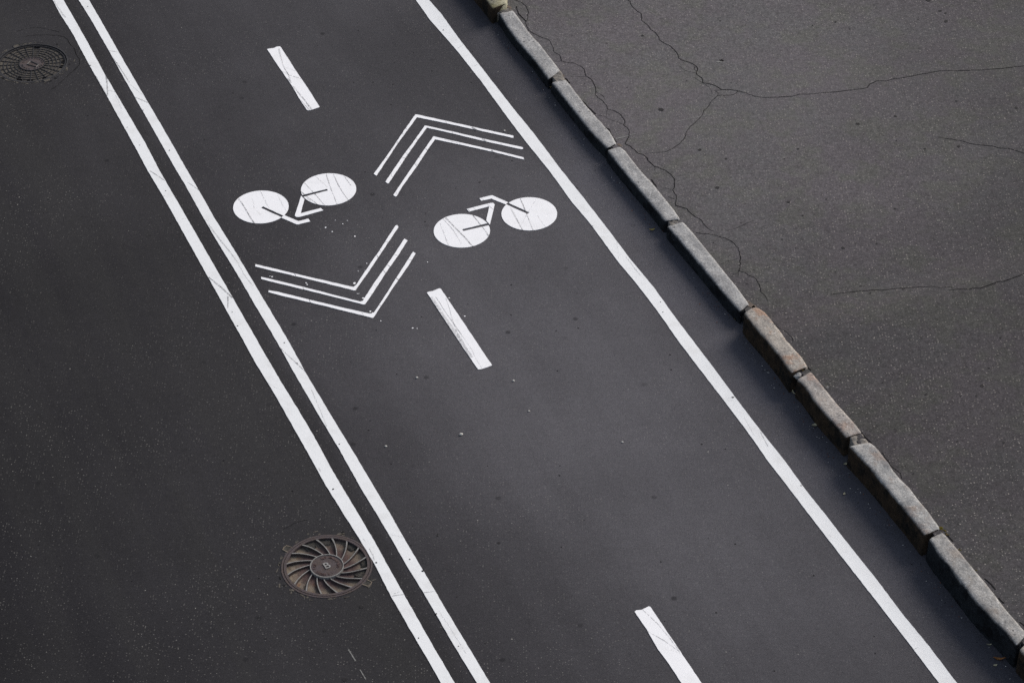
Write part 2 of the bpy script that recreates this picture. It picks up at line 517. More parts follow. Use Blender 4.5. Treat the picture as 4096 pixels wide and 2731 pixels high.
PAINT_MATS = ("paint_line", "scuff", "scuff_soft", "gum")
def marking(name, polys, paint, sc=(), spots=(), parent=None, amp=0.0014):
    mb = MB()
    for p in polys:
        slab(mb, p, amp=amp)
    for zoom, items in sc:
        scuffs(mb, zoom, items)
    for x, y, r in spots:
        mb.disc(P(x, y, ZM + 0.0016), r, r * 0.8, random.random(), 3, 9, 0.3)
    return link(name, mb.mesh(), (M[paint], M["scuff"], M["scuff_soft"], M["gum"]), parent)

def strip(left, right, ext0=3.0, ext1=3.0):
    """polygon from two traced edges, both carried on past the frame"""
    L = [P(a, b) for a, b in left]; R = [P(a, b) for a, b in right]
    dirv = -UV
    L = [L[0] - dirv * ext0] + L + [L[-1] + dirv * ext1]
    R = [R[0] - dirv * ext0] + R + [R[-1] + dirv * ext1]
    return L + R[::-1]

a, b, c, d, e, f_ = reg(0, 0), reg(0, 683), reg(1024, 683), reg(1024, 1366), reg(1024, 2049), reg(2048, 683)
LL = a([(482, 0), (550, 130), (660, 300), (820, 600), (985, 890), (1100, 1100), (1250, 1370), (1355, 1568)]) + \
     b([(1500, 240), (1750, 690), (1985, 1110)]) + d([(0, 205), (180, 500), (350, 800), (480, 1030), (640, 1320)]) + \
     e([(795, 0), (960, 260), (1085, 470), (1240, 770), (1400, 1050), (1560, 1320), (1700, 1566)])
LR = a([(580, 0), (690, 190), (800, 385), (965, 690), (1060, 850), (1200, 1090), (1330, 1310), (1465, 1568)]) + \
     b([(1560, 165), (1800, 580), (2090, 1085)]) + d([(15, 0), (220, 355), (420, 680), (560, 920), (710, 1200)]) + \
     e([(930, 0), (1090, 270), (1210, 490), (1360, 755), (1600, 1180), (1825, 1566)])
o = marking("lane_line", [strip(LL, LR)], "paint_line", [
    (a, [([(490, 5), (540, 80), (600, 165)], 0.020, 2), ([(975, 690), (985, 780), (988, 880)], 0.018, 1),
         ([(990, 830), (1060, 845)], 0.008, 1), ([(880, 700), (930, 790), (985, 880)], 0.012, 2), ([(1060, 870), (1090, 930), (1115, 1000)], 0.008, 2)]),
    (b, [([(1375, 0), (1440, 40), (1515, 92)], 0.012, 1), ([(1915, 975), (2020, 1060), (2135, 1165)], 0.018, 1),
         ([(2095, 1150), (2092, 1260)], 0.012, 1), ([(1670, 440), (1722, 443)], 0.005, 1), ([(1495, 245), (1512, 228)], 0.006, 1)]),
    (e, [([(1248, 766), (1300, 757), (1362, 750)], 0.008, 1), ([(1265, 745), (1320, 725)], 0.010, 2), ([(985, 240), (1010, 265)], 0.010, 2), ([(1040, 330), (1075, 390), (1085, 440)], 0.012, 2)]),
    (d, [([(100, 370), (170, 420), (240, 440)], 0.005, 2), ([(575, 1155), (595, 1195)], 0.006, 1)])],
    [(830 / 2.2966, 602 / 2.2966, 0.008), (1170 / 2.2966, 1170 / 2.2966, 0.005), (1283 / 2.2966, 1333 / 2.2966, 0.005),
     (1024 + 710 / 2.2966, 1366 + 1352 / 2.2966, 0.0085), (1024 + 1105 / 2.2966, 2049 + 458 / 2.2966, 0.009), (1024 + 1495 / 2.2966, 2049 + 1150 / 2.2966, 0.006),
     (1522 / 2.2966, 683 + 183 / 2.2966, 0.006), (2183 / 2.2966, 683 + 1422 / 2.2966, 0.007), (2133 / 2.2966, 683 + 1298 / 2.2966, 0.005)])
tag(o, "left strip of the double white line, running past the lower manhole cover", "road line", "long white lane lines")

RL = a([(720, 0), (840, 190), (1000, 470), (1150, 740), (1310, 1020), (1500, 1355)]) + \
     b([(1620, 0), (1700, 130), (1860, 420), (2000, 660), (2190, 970)]) + c([(0, 1250), (190, 1568)]) + \
     d([(340, 270), (560, 650), (770, 1000), (960, 1340)]) + e([(1100, 0), (1260, 270), (1390, 500), (1540, 740), (1800, 1190), (2030, 1566)])
RR = a([(815, 0), (960, 250), (1090, 480), (1300, 845), (1480, 1150)]) + \
     b([(1720, 0), (1820, 170), (1960, 420), (2170, 760)]) + c([(0, 1065), (110, 1250), (300, 1568)]) + \
     d([(460, 295), (720, 730), (910, 1040), (1110, 1380)]) + e([(1225, 0), (1360, 240), (1545, 550), (1720, 850), (1960, 1250), (2150, 1566)])
o = marking("lane_line", [strip(RL, RR)], "paint_line", [
    (a, [([(995, 467), (1092, 481)], 0.008, 1), ([(1238, 893), (1300, 918), (1362, 945)], 0.010, 1), ([(1010, 500), (1100, 620), (1190, 760)], 0.016, 2), ([(1030, 530), (1085, 600), (1150, 700)], 0.008, 1), ([(1200, 780), (1310, 870)], 0.006, 2)]),
    (b, [([(1725, 105), (1775, 140), (1832, 182)], 0.007, 1), ([(1915, 490), (2010, 620), (2110, 740), (2190, 850)], 0.016, 2), ([(1880, 452), (1915, 458)], 0.005, 1), ([(2190, 860), (2260, 980), (2330, 1060)], 0.012, 2)]),
    (d, [([(215, 50), (320, 150), (380, 205), (455, 275)], 0.012, 1), ([(500, 420), (570, 580), (650, 780)], 0.008, 2)]),
    (e, [([(1537, 735), (1590, 728), (1652, 722)], 0.007, 1), ([(1215, 195), (1300, 215), (1360, 222)], 0.004, 2), ([(1680, 900), (1790, 1070), (1930, 1290)], 0.006, 2)])],
    [(805 / 2.2966, 60 / 2.2966, 0.007), (1317 / 2.2966, 1013 / 2.2966, 0.006), (1557 / 2.2966, 1381 / 2.2966, 0.007), (1075 / 2.2966, 577 / 2.2966, 0.005),
     (1024 + 262 / 2.2966, 1366 + 8 / 2.2966, 0.007), (1024 + 378 / 2.2966, 1366 + 199 / 2.2966, 0.006), (1024 + 766 / 2.2966, 1366 + 940 / 2.2966, 0.006),
     (1024 + 1412 / 2.2966, 2049 + 427 / 2.2966, 0.006), (1024 + 1655 / 2.2966, 2049 + 930 / 2.2966, 0.008), (1024 + 1532 / 2.2966, 2049 + 535 / 2.2966, 0.009), (1024 + 1860 / 2.2966, 2049 + 1225 / 2.2966, 0.005)])
tag(o, "right strip of the double white line, on the bike lane side", "road line", "long white lane lines")

g0, g1, g2, g3, g4 = reg(1024, 0), reg(2048, 0), reg(2048, 1366), reg(3072, 1366), reg(3072, 2049)
EL = g0([(1465, 0), (1600, 190), (1830, 450), (2060, 740)]) + g1([(0, 1140), (130, 1310), (340, 1568)]) + \
     f_([(550, 290), (720, 490), (960, 820), (1160, 1060), (1350, 1310), (1530, 1568)]) + g2([(1720, 250), (1960, 560), (2200, 880)]) + \
     g3([(0, 1100), (180, 1330), (360, 1568)]) + g4([(600, 310), (850, 630), (1100, 950), (1300, 1210), (1570, 1566)])
ER = g0([(1585, 0), (1700, 130), (1880, 380), (2060, 610)]) + g1([(0, 985), (200, 1230), (455, 1568)]) + \
     f_([(640, 230), (880, 540), (1090, 820), (1300, 1070), (1500, 1350), (1665, 1568)]) + g2([(1850, 240), (2040, 500), (2200, 710)]) + \
     g3([(0, 905), (150, 1090), (350, 1370), (510, 1568)]) + g4([(720, 270), (1000, 620), (1240, 940), (1480, 1230), (1735, 1566)])
o = marking("lane_line", [strip(EL, ER)], "paint_line", [
    (f_, [([(965, 650), (970, 730), (980, 815)], 0.004, 2), ([(795, 605), (845, 608)], 0.004, 1), ([(1050, 790), (1130, 900), (1180, 960)], 0.012, 2), ([(1230, 1160), (1260, 1200)], 0.012, 2)]),
    (g0, [([(1850, 450), (1905, 410)], 0.010, 2), ([(2010, 610), (2035, 590)], 0.006, 2)]),
    (g2, [([(2130, 690), (2180, 780), (2225, 860)], 0.004, 2), ([(2285, 830), (2320, 900), (2351, 960)], 0.006, 1), ([(1985, 515), (2030, 509)], 0.006, 2)]),
    (g4, [([(545, 200), (640, 245)], 0.004, 2), ([(1340, 1255), (1380, 1235)], 0.010, 2)])],
    [(1024 + 1720 / 2.2966, 278 / 2.2966, 0.008), (2048 + 2028 / 2.2966, 1366 + 510 / 2.2966, 0.010), (2048 + 1387 / 2.2966, 683 + 1297 / 2.2966, 0.006), (2048 + 740 / 2.2966, 683 + 508 / 2.2966, 0.005), (2048 + 1365 / 2.2966, 683 + 1203 / 2.2966, 0.005), (3072 + 305 / 2.2966, 1366 + 1320 / 2.2966, 0.006)])
tag(o, "single solid white edge line beside the granite kerb", "road line", "long white lane lines")

# broken centre line
def px(zoom, pts):
    return [P(x, y) for x, y in zoom(pts)]
zd1, zd2, zd3 = reg(1050, 160, 5.227), reg(1680, 1140, 4.355), reg(2048, 2049)
o = marking("lane_dash", [px(zd1, [(97, 200), (150, 190), (240, 180), (300, 148), (370, 145), (390, 175), (550, 420), (690, 640), (800, 800), (950, 1020), (1080, 1230), (1195, 1405), (1180, 1418), (1010, 1475), (950, 1482), (920, 1465), (750, 1200), (620, 975), (500, 800), (310, 530)])], "paint_bike",
    [(zd1, [([(340, 180), (390, 380), (440, 560), (550, 740), (580, 880)], 0.016, 2), ([(440, 560), (500, 660), (550, 740)], 0.009, 1), ([(520, 800), (590, 900)], 0.030, 2),
            ([(640, 970), (750, 1110), (860, 1230), (1030, 1465)], 0.018, 2), ([(700, 1040), (860, 1230), (1000, 1420)], 0.006, 1), ([(355, 540), (520, 590), (705, 662)], 0.006, 2), ([(400, 655), (560, 735), (805, 812)], 0.007, 1), ([(780, 1230), (880, 1350), (985, 1475)], 0.006, 1)])])
tag(o, "worn white dash above the chevrons, nearest the far edge", "road line", "dashes of the bike lane's broken centre line")
o = marking("lane_dash", [px(zd2, [(120, 140), (135, 125), (215, 112), (320, 68), (345, 65), (370, 80), (460, 215), (690, 555), (960, 960), (1160, 1260), (1255, 1400), (1170, 1435), (1070, 1468), (1010, 1472), (960, 1400), (740, 1075), (500, 715), (280, 380)])], "paint_bike",
    [(zd2, [([(270, 200), (340, 300), (430, 450), (600, 690), (735, 880)], 0.007, 1), ([(450, 220), (510, 400), (560, 590), (640, 800), (735, 1055)], 0.009, 2), ([(735, 880), (900, 1120), (980, 1290), (1080, 1450)], 0.006, 2), ([(200, 210), (400, 520), (640, 860), (900, 1260)], 0.035, 2)])])
tag(o, "white dash with crossing dark tyre marks in the middle of the bike lane", "road line", "dashes of the bike lane's broken centre line")
o = marking("lane_dash", [px(zd3, [(1127, 912), (1140, 900), (1190, 895), (1255, 863), (1272, 866), (1340, 970), (1545, 1275), (1740, 1566), (1925, 1850), (1750, 1890), (1555, 1566), (1440, 1390), (1340, 1255), (1240, 1080)])], "paint_bike",
    [(zd3, [([(1200, 890), (1330, 1010), (1450, 1150), (1540, 1275)], 0.006, 1), ([(1240, 1085), (1310, 1125), (1400, 1175), (1545, 1280)], 0.006, 1), ([(1450, 1255), (1545, 1290)], 0.004, 2)])])
tag(o, "nearest white dash, cut off by the bottom edge of the photo", "road line", "dashes of the bike lane's broken centre line")

# bicycles
def wheel_poly(cx, cy, rx, ry, sh, slot):
    """ellipse in survey pixels with a slot running in to the hub; slot = (inner1, outer1, inner2, outer2)"""
    def inside(q):
        y = (cy - q[1]) / ry
        x = (q[0] - cx - sh * y) / rx
        return x * x + y * y < 1
    def ang(q):
        y = (cy - q[1]) / ry
        return atan2(y, (q[0] - cx - sh * y) / rx)
    def hit(i, o_):
        t = 0
        while t < 3:
            q = (i[0] + (o_[0] - i[0]) * t, i[1] + (o_[1] - i[1]) * t)
            if not inside(q):
                return q
            t += 0.002
    i1, o1, i2, o2 = slot
    h1, h2 = hit(i1, o1), hit(i2, o2)
    a1, a2 = ang(h1), ang(h2)
    d12 = (a2 - a1) % (2 * pi)
    if d12 > pi:                      # make the short way run from 1 to 2
        i1, i2, h1, h2, a1, a2 = i2, i1, h2, h1, a2, a1
    pts = [h1, i1, i2, h2]
    span = (a1 - a2) % (2 * pi)
    n = 72
    for k in range(1, n):
        t = a2 + span * k / n
        y = sin(t)
        pts.append((cx + rx * cos(t) + sh * y, cy - ry * y))
    return [P(x, y) for x, y in pts]

zb1, zb2 = reg(900, 660, 4.2), reg(1700, 740, 4.2)
def bicycle(label, zoom, wheels, bars, frame):
    root = thing("bicycle_marking", label, "road marking", group="painted bicycle symbols")
    for poly, sc in wheels:
        marking("wheel", [poly], "paint_bike", [(zoom, sc)], parent=root, amp=0.0012)
    marking("handlebar", [px(zoom, bars[0])], "paint_bike", [(zoom, bars[1])], parent=root, amp=0.001)
    marking("frame", [px(zoom, frame[0])], "paint_bike", [(zoom, frame[1])], parent=root, amp=0.001)
    return root
def zz(zoom, pts):
    return zoom(pts)
w1 = wheel_poly(900 + 603.5 / 4.2, 660 + 712.5 / 4.2, 466 / 4.2, 275.5 / 4.2, 25 / 4.2, zb1([(605, 727), (940, 880), (640, 703), (970, 852)]))
w2 = wheel_poly(900 + 1740.5 / 4.2, 660 + 416.5 / 4.2, 464 / 4.2, 269.5 / 4.2, 20 / 4.2, zb1([(1715, 408), (1295, 512), (1730, 435), (1318, 543)]))
bicycle("white bicycle symbol left of the dashes, with handlebars pointing down, beside the double line", zb1, [
    (w1, [([(230, 570), (290, 650), (350, 745), (420, 870), (495, 985)], 0.014, 1), ([(600, 440), (640, 530), (690, 640), (745, 735)], 0.008, 2), ([(880, 490), (960, 660), (1045, 800)], 0.007, 2), ([(455, 570), (480, 660), (492, 730)], 0.006, 2), ([(520, 760), (600, 835)], 0.005, 2)]),
    (w2, [([(1335, 300), (1480, 455), (1590, 580), (1685, 690)], 0.009, 1), ([(1700, 150), (1740, 280), (1790, 430), (1885, 662)], 0.010, 1), ([(1820, 155), (1900, 330), (1990, 480), (2080, 600)], 0.009, 1),
          ([(1520, 185), (1620, 280), (1720, 370)], 0.006, 2), ([(2000, 185), (2060, 270), (2115, 345)], 0.006, 1), ([(1270, 440), (1400, 550), (1490, 610), (1590, 690)], 0.012, 1), ([(1370, 550), (1450, 620)], 0.014, 2)])],
    ([(940, 888), (1000, 850), (1235, 950), (1400, 908), (1433, 955), (1225, 1005), (1195, 1000)], []),
    ([(1280, 522), (1333, 580), (1270, 818), (1610, 730), (1652, 768), (1260, 878), (1205, 880), (1172, 858)], []))
w3 = wheel_poly(1700 + 619 / 4.2, 740 + 776 / 4.2, 473 / 4.2, 282 / 4.2, 8 / 4.2, zb2([(623, 750), (1045, 650), (645, 780), (1065, 685)]))
w4 = wheel_poly(1700 + 1752 / 4.2, 740 + 491.5 / 4.2, 468 / 4.2, 278.5 / 4.2, 3 / 4.2, zb2([(1755, 468), (1400, 305), (1720, 493), (1370, 335)]))
bicycle("white bicycle symbol right of the dashes, with handlebars pointing up, beside the edge line", zb2, [
    (w3, [([(300, 565), (390, 660), (480, 765), (610, 980)], 0.007, 1), ([(345, 550), (450, 655), (560, 770), (680, 890), (805, 1035)], 0.017, 1), ([(805, 510), (880, 600), (950, 690), (1070, 840)], 0.011, 1), ([(250, 640), (310, 790), (350, 900), (405, 1035)], 0.008, 2), ([(1030, 810), (1065, 860)], 0.008, 1)]),
    (w4, [([(1600, 230), (1650, 340), (1690, 440), (1720, 520), (1820, 770)], 0.011, 1), ([(1435, 380), (1500, 500), (1560, 620), (1640, 765)], 0.013, 2), ([(1535, 560), (1580, 640), (1640, 760)], 0.008, 1), ([(1860, 240), (1790, 370), (1720, 480), (1610, 680)], 0.004, 2), ([(1890, 520), (1960, 620), (2035, 715)], 0.006, 2)])],
    ([(915, 228), (1120, 180), (1140, 183), (1393, 297), (1355, 333), (1115, 235), (945, 272)], [([(945, 218), (1000, 262)], 0.008, 1)]),
    ([(700, 408), (1110, 307), (1150, 308), (1170, 335), (1150, 430), (1088, 670), (1028, 603), (1080, 365), (738, 455)],
     [([(720, 400), (765, 455)], 0.007, 1), ([(810, 378), (860, 425)], 0.012, 2), ([(1050, 320), (1100, 370), (1155, 415)], 0.010, 2)]))

# chevrons
zc1, zc2 = reg(1480, 440, 3.675), reg(1000, 880, 3.36)
def chevron(label, zoom, stripes):
    root = thing("chevron_marking", label, "road marking", group="triple chevron markings")
    for pts, sc in stripes:
        marking("stripe", [px(zoom, pts)], "paint_bike", [(zoom, sc)], parent=root, amp=0.0014)
chevron("triple white chevron pointing up, between the upper dash and the right bicycle", zc1, [
    ([(668, 72), (700, 75), (1110, 165), (1560, 265), (2110, 385), (2108, 418), (1550, 295), (1120, 202), (690, 113), (530, 330), (395, 515), (100, 965), (90, 970), (55, 945), (260, 665), (500, 310)],
     [([(522, 265), (560, 300)], 0.006, 1), ([(390, 455), (430, 505)], 0.006, 1), ([(380, 470), (420, 520)], 0.004, 1), ([(475, 340), (510, 390)], 0.010, 2), ([(328, 555), (360, 605)], 0.010, 2), ([(235, 700), (280, 715)], 0.012, 1), ([(1110, 160), (1132, 208)], 0.005, 1), ([(1500, 255), (1570, 300)], 0.022, 1), ([(1790, 325), (1820, 352)], 0.010, 2), ([(1400, 230), (1440, 275)], 0.006, 2)]),
    ([(805, 236), (840, 242), (1220, 325), (1680, 432), (2230, 550), (2250, 560), (2250, 580), (2220, 583), (1640, 455), (1210, 350), (836, 267), (700, 450), (540, 680), (275, 1080), (262, 1086), (227, 1062), (230, 1055), (470, 700), (650, 460)],
     [([(670, 412), (712, 448)], 0.008, 1), ([(520, 622), (562, 672)], 0.006, 1), ([(540, 622), (575, 660)], 0.004, 1), ([(475, 705), (535, 705)], 0.010, 1), ([(575, 555), (608, 600)], 0.012, 2), ([(440, 760), (470, 800)], 0.010, 2), ([(308, 930), (332, 1000)], 0.008, 1), ([(1205, 318), (1226, 358)], 0.005, 1), ([(1650, 425), (1712, 462)], 0.018, 1), ([(1920, 485), (1940, 515)], 0.008, 2)]),
    ([(932, 393), (960, 400), (1330, 485), (1800, 590), (2255, 702), (2265, 735), (1800, 620), (1310, 512), (955, 437), (840, 600), (690, 830), (500, 1090), (395, 1265), (380, 1278), (350, 1265), (345, 1250), (440, 1110), (680, 760), (900, 440)],
     [([(808, 562), (848, 592)], 0.008, 1), ([(722, 700), (782, 690)], 0.008, 1), ([(658, 788), (692, 828)], 0.006, 1), ([(675, 780), (705, 812)], 0.005, 1), ([(1310, 483), (1336, 518)], 0.006, 1), ([(1100, 430), (1300, 490)], 0.010, 2), ([(1780, 590), (1840, 632)], 0.018, 1), ([(380, 1200), (400, 1240)], 0.005, 2), ([(2020, 640), (2060, 670)], 0.010, 2)])])
chevron("triple white chevron pointing down, between the left bicycle and the middle dash", zc2, [
    ([(72, 598), (250, 640), (600, 725), (950, 805), (1390, 905), (1430, 870), (1600, 615), (1750, 400), (1955, 80), (1975, 72), (1993, 90), (1990, 105), (1800, 390), (1600, 690), (1415, 950), (1390, 948), (950, 838), (600, 755), (245, 672), (70, 628)],
     [([(1815, 288), (1865, 300)], 0.006, 1), ([(1738, 400), (1772, 440)], 0.014, 2), ([(1698, 460), (1728, 515)], 0.008, 1), ([(1910, 140), (1950, 165)], 0.005, 2), ([(598, 722), (622, 760)], 0.006, 1), ([(1560, 670), (1595, 690)], 0.008, 2)]),
    ([(150, 770), (290, 800), (720, 905), (1480, 1100), (1515, 1090), (1700, 805), (1900, 525), (2075, 255), (2117, 278), (1990, 480), (1820, 720), (1650, 985), (1545, 1135), (1520, 1138), (1100, 1030), (700, 932), (260, 825), (150, 795)],
     [([(1930, 468), (1988, 476)], 0.006, 1), ([(1840, 592), (1890, 632)], 0.010, 1), ([(1790, 665), (1830, 720)], 0.007, 1), ([(710, 900), (730, 940)], 0.006, 1), ([(1670, 870), (1700, 900)], 0.006, 2), ([(1595, 970), (1640, 1000)], 0.008, 2)]),
    ([(250, 948), (390, 973), (800, 1075), (1200, 1170), (1600, 1262), (1660, 1260), (1830, 1000), (2050, 650), (2190, 432), (2225, 452), (2120, 630), (1950, 870), (1760, 1160), (1660, 1312), (1645, 1318), (1450, 1270), (1090, 1180), (700, 1085), (400, 1015), (247, 972)],
     [([(2115, 525), (2175, 535)], 0.007, 1), ([(1960, 772), (1998, 808)], 0.012, 1), ([(1730, 1128), (1768, 1162)], 0.006, 1), ([(795, 1070), (818, 1115)], 0.006, 1), ([(1500, 1235), (1530, 1290)], 0.008, 2), ([(1860, 960), (1890, 990)], 0.008, 2)])])

# ------------------------------------------------------------------ kerbstones
# each: front arris, back arris, foot of the face (survey pixels), height, materials
Z1, Z2, Z3, Z4 = reg(1880, 0, 4.356), reg(2160, 280, 4.356), reg(2400, 560, 4.356), reg(2640, 860, 3.733)
Z5, Z6, Z7, Z8 = reg(2920, 1200, 3.733), reg(3180, 1460, 3.5646), reg(3380, 1740, 3.408), reg(3660, 2100, 2.484)
STONES = [
    dict(f=Z1([(-360, -800), (200, -130), (340, 40), (405, 150)]), b=Z1([(40, -900), (480, -300), (640, -30), (625, 60)]), g=Z1([(-560, -620), (60, -100), (250, 120), (445, 245)]), h=0.165, top="granite_moss", face="grime_brown",
         label="mossy yellowish kerbstone at the far end of the kerb, cut by the photo's top edge", rough=1.2),
    dict(f=Z1([(515, 222), (600, 360), (720, 560), (850, 710), (990, 880), (1190, 1100), (1290, 1270), (1385, 1382)]), b=Z1([(735, 175), (900, 400), (1000, 540), (1100, 660), (1190, 750), (1300, 890), (1450, 1080), (1565, 1235)]), g=Z1([(470, 350), (640, 600), (860, 870), (1130, 1210), (1385, 1500)]), h=0.105, top="granite", face="grime",
         label="grey granite kerbstone directly below the mossy yellowish one, pitted near its lower end", rough=0.75),
    dict(f=Z2([(215, 205), (330, 350), (450, 510), (560, 640), (760, 890), (880, 1050), (1000, 1180), (1190, 1362)]), b=Z2([(440, 165), (530, 280), (620, 400), (760, 580), (870, 710), (950, 800), (1060, 910), (1110, 980), (1200, 1060), (1260, 1170), (1325, 1285)]), g=Z2([(190, 330), (400, 620), (620, 900), (860, 1180), (1110, 1480)]), h=0.110, top="granite", face="grime",
         label="grey granite kerbstone beside the pale scratch on the pavement, with a chipped back edge", rough=0.75),
    dict(f=Z3([(140, 165), (290, 370), (450, 560), (600, 740), (850, 1040), (1000, 1220), (1150, 1415)]), b=Z3([(335, 110), (420, 180), (530, 320), (640, 460), (740, 580), (860, 700), (980, 850), (1100, 990), (1280, 1220), (1385, 1380)]), g=Z3([(90, 260), (360, 640), (640, 980), (900, 1280), (1160, 1560)]), h=0.116, top="granite", face="grime",
         label="smooth grey granite kerbstone next to the forked crack, with one yellow leaf at its foot", rough=0.7),
    dict(f=Z4([(118, 155), (220, 265), (330, 400), (560, 670), (800, 960), (1050, 1270), (1215, 1440)]), b=Z4([(335, 97), (480, 260), (600, 410), (690, 520), (800, 650), (900, 780), (1130, 1060), (1325, 1330)]), g=Z4([(110, 240), (280, 470), (440, 680), (750, 1080), (1010, 1390), (1170, 1568)]), h=0.121, top="granite", face="grime",
         label="long grey granite kerbstone ending against the raised brown one, three leaves at its foot", rough=0.7),
    dict(f=Z5([(222, 178), (330, 340), (430, 440), (540, 560), (650, 700), (760, 830), (930, 1085)]), b=Z5([(330, 108), (420, 116), (500, 170), (570, 245), (620, 310), (680, 390), (740, 460), (800, 545), (830, 600), (880, 645), (920, 700), (990, 770), (1060, 850), (1110, 930), (1150, 995)]), g=Z5([(160, 310), (320, 560), (480, 790), (700, 1080), (915, 1310)]), h=0.195, top="granite_brown", face="grime_brown",
         label="raised brown stained kerbstone with a wavy back edge, higher than its upper neighbour", rough=0.8),
    dict(f=Z6([(40, 190), (110, 230), (180, 330), (330, 560), (420, 660), (520, 770), (660, 920), (740, 1030)]), b=Z6([(215, 88), (300, 190), (400, 310), (500, 440), (600, 560), (700, 670), (860, 850), (940, 960)]), g=Z6([(0, 400), (180, 640), (370, 860), (560, 1080), (720, 1270)]), h=0.182, top="granite_pink", face="grime_brown",
         label="pinkish kerbstone with dark specks and a broken upper corner, below the raised brown one", rough=0.75),
    dict(f=Z7([(72, 138), (160, 230), (250, 320), (360, 450), (470, 575), (585, 710), (700, 860), (830, 1010), (950, 1160), (1100, 1362)]), b=Z7([(325, 88), (380, 130), (440, 190), (500, 270), (580, 370), (640, 470), (700, 545), (780, 630), (870, 710), (930, 800), (1000, 890), (1080, 980), (1150, 1070), (1290, 1270)]), g=Z7([(30, 300), (160, 490), (300, 680), (600, 1030), (850, 1330), (1090, 1640)]), h=0.200, top="granite_mid", face="grime_brown",
         label="long rough grey kerbstone with rusty streaks, between the mortar gap and the moss tuft", rough=0.8),
    dict(f=Z8([(148, 125), (200, 215), (270, 300), (330, 385), (400, 460), (490, 580), (570, 690), (650, 790), (740, 890), (850, 990), (960, 1100), (1025, 1188)]), b=Z8([(272, 66), (340, 150), (430, 250), (510, 350), (600, 460), (690, 565), (780, 680), (900, 840), (1000, 950), (1110, 1080)]), g=Z8([(100, 330), (250, 500), (400, 680), (650, 1000), (850, 1260), (1000, 1430)]), h=0.208, top="granite_dark", face="grime",
         label="grey kerbstone with a jagged black face below the moss tuft, near the lower right corner", rough=0.75),
    dict(f=Z8([(1045, 1225), (1150, 1340), (1400, 1640), (1700, 2010)]), b=Z8([(1130, 1140), (1280, 1310), (1530, 1610), (1840, 1980)]), g=Z8([(1010, 1440), (1110, 1560), (1340, 1850), (1620, 2200)]), h=0.208, top="granite_brown", face="grime_brown",
         label="last kerbstone, of which only a brown corner shows at the photo's lower right edge", rough=0.75),
]

def resample(pts, n):
    L = [0]
    for i in range(1, len(pts)):
        L.append(L[-1] + (pts[i] - pts[i - 1]).length)
    out = []
    for k in range(n):
        s = L[-1] * k / (n - 1)
        i = 1
        while i < len(L) - 1 and L[i] < s:
            i += 1
        t = (s - L[i - 1]) / max(1e-9, L[i] - L[i - 1])
        out.append(pts[i - 1].lerp(pts[i], t))
    return out

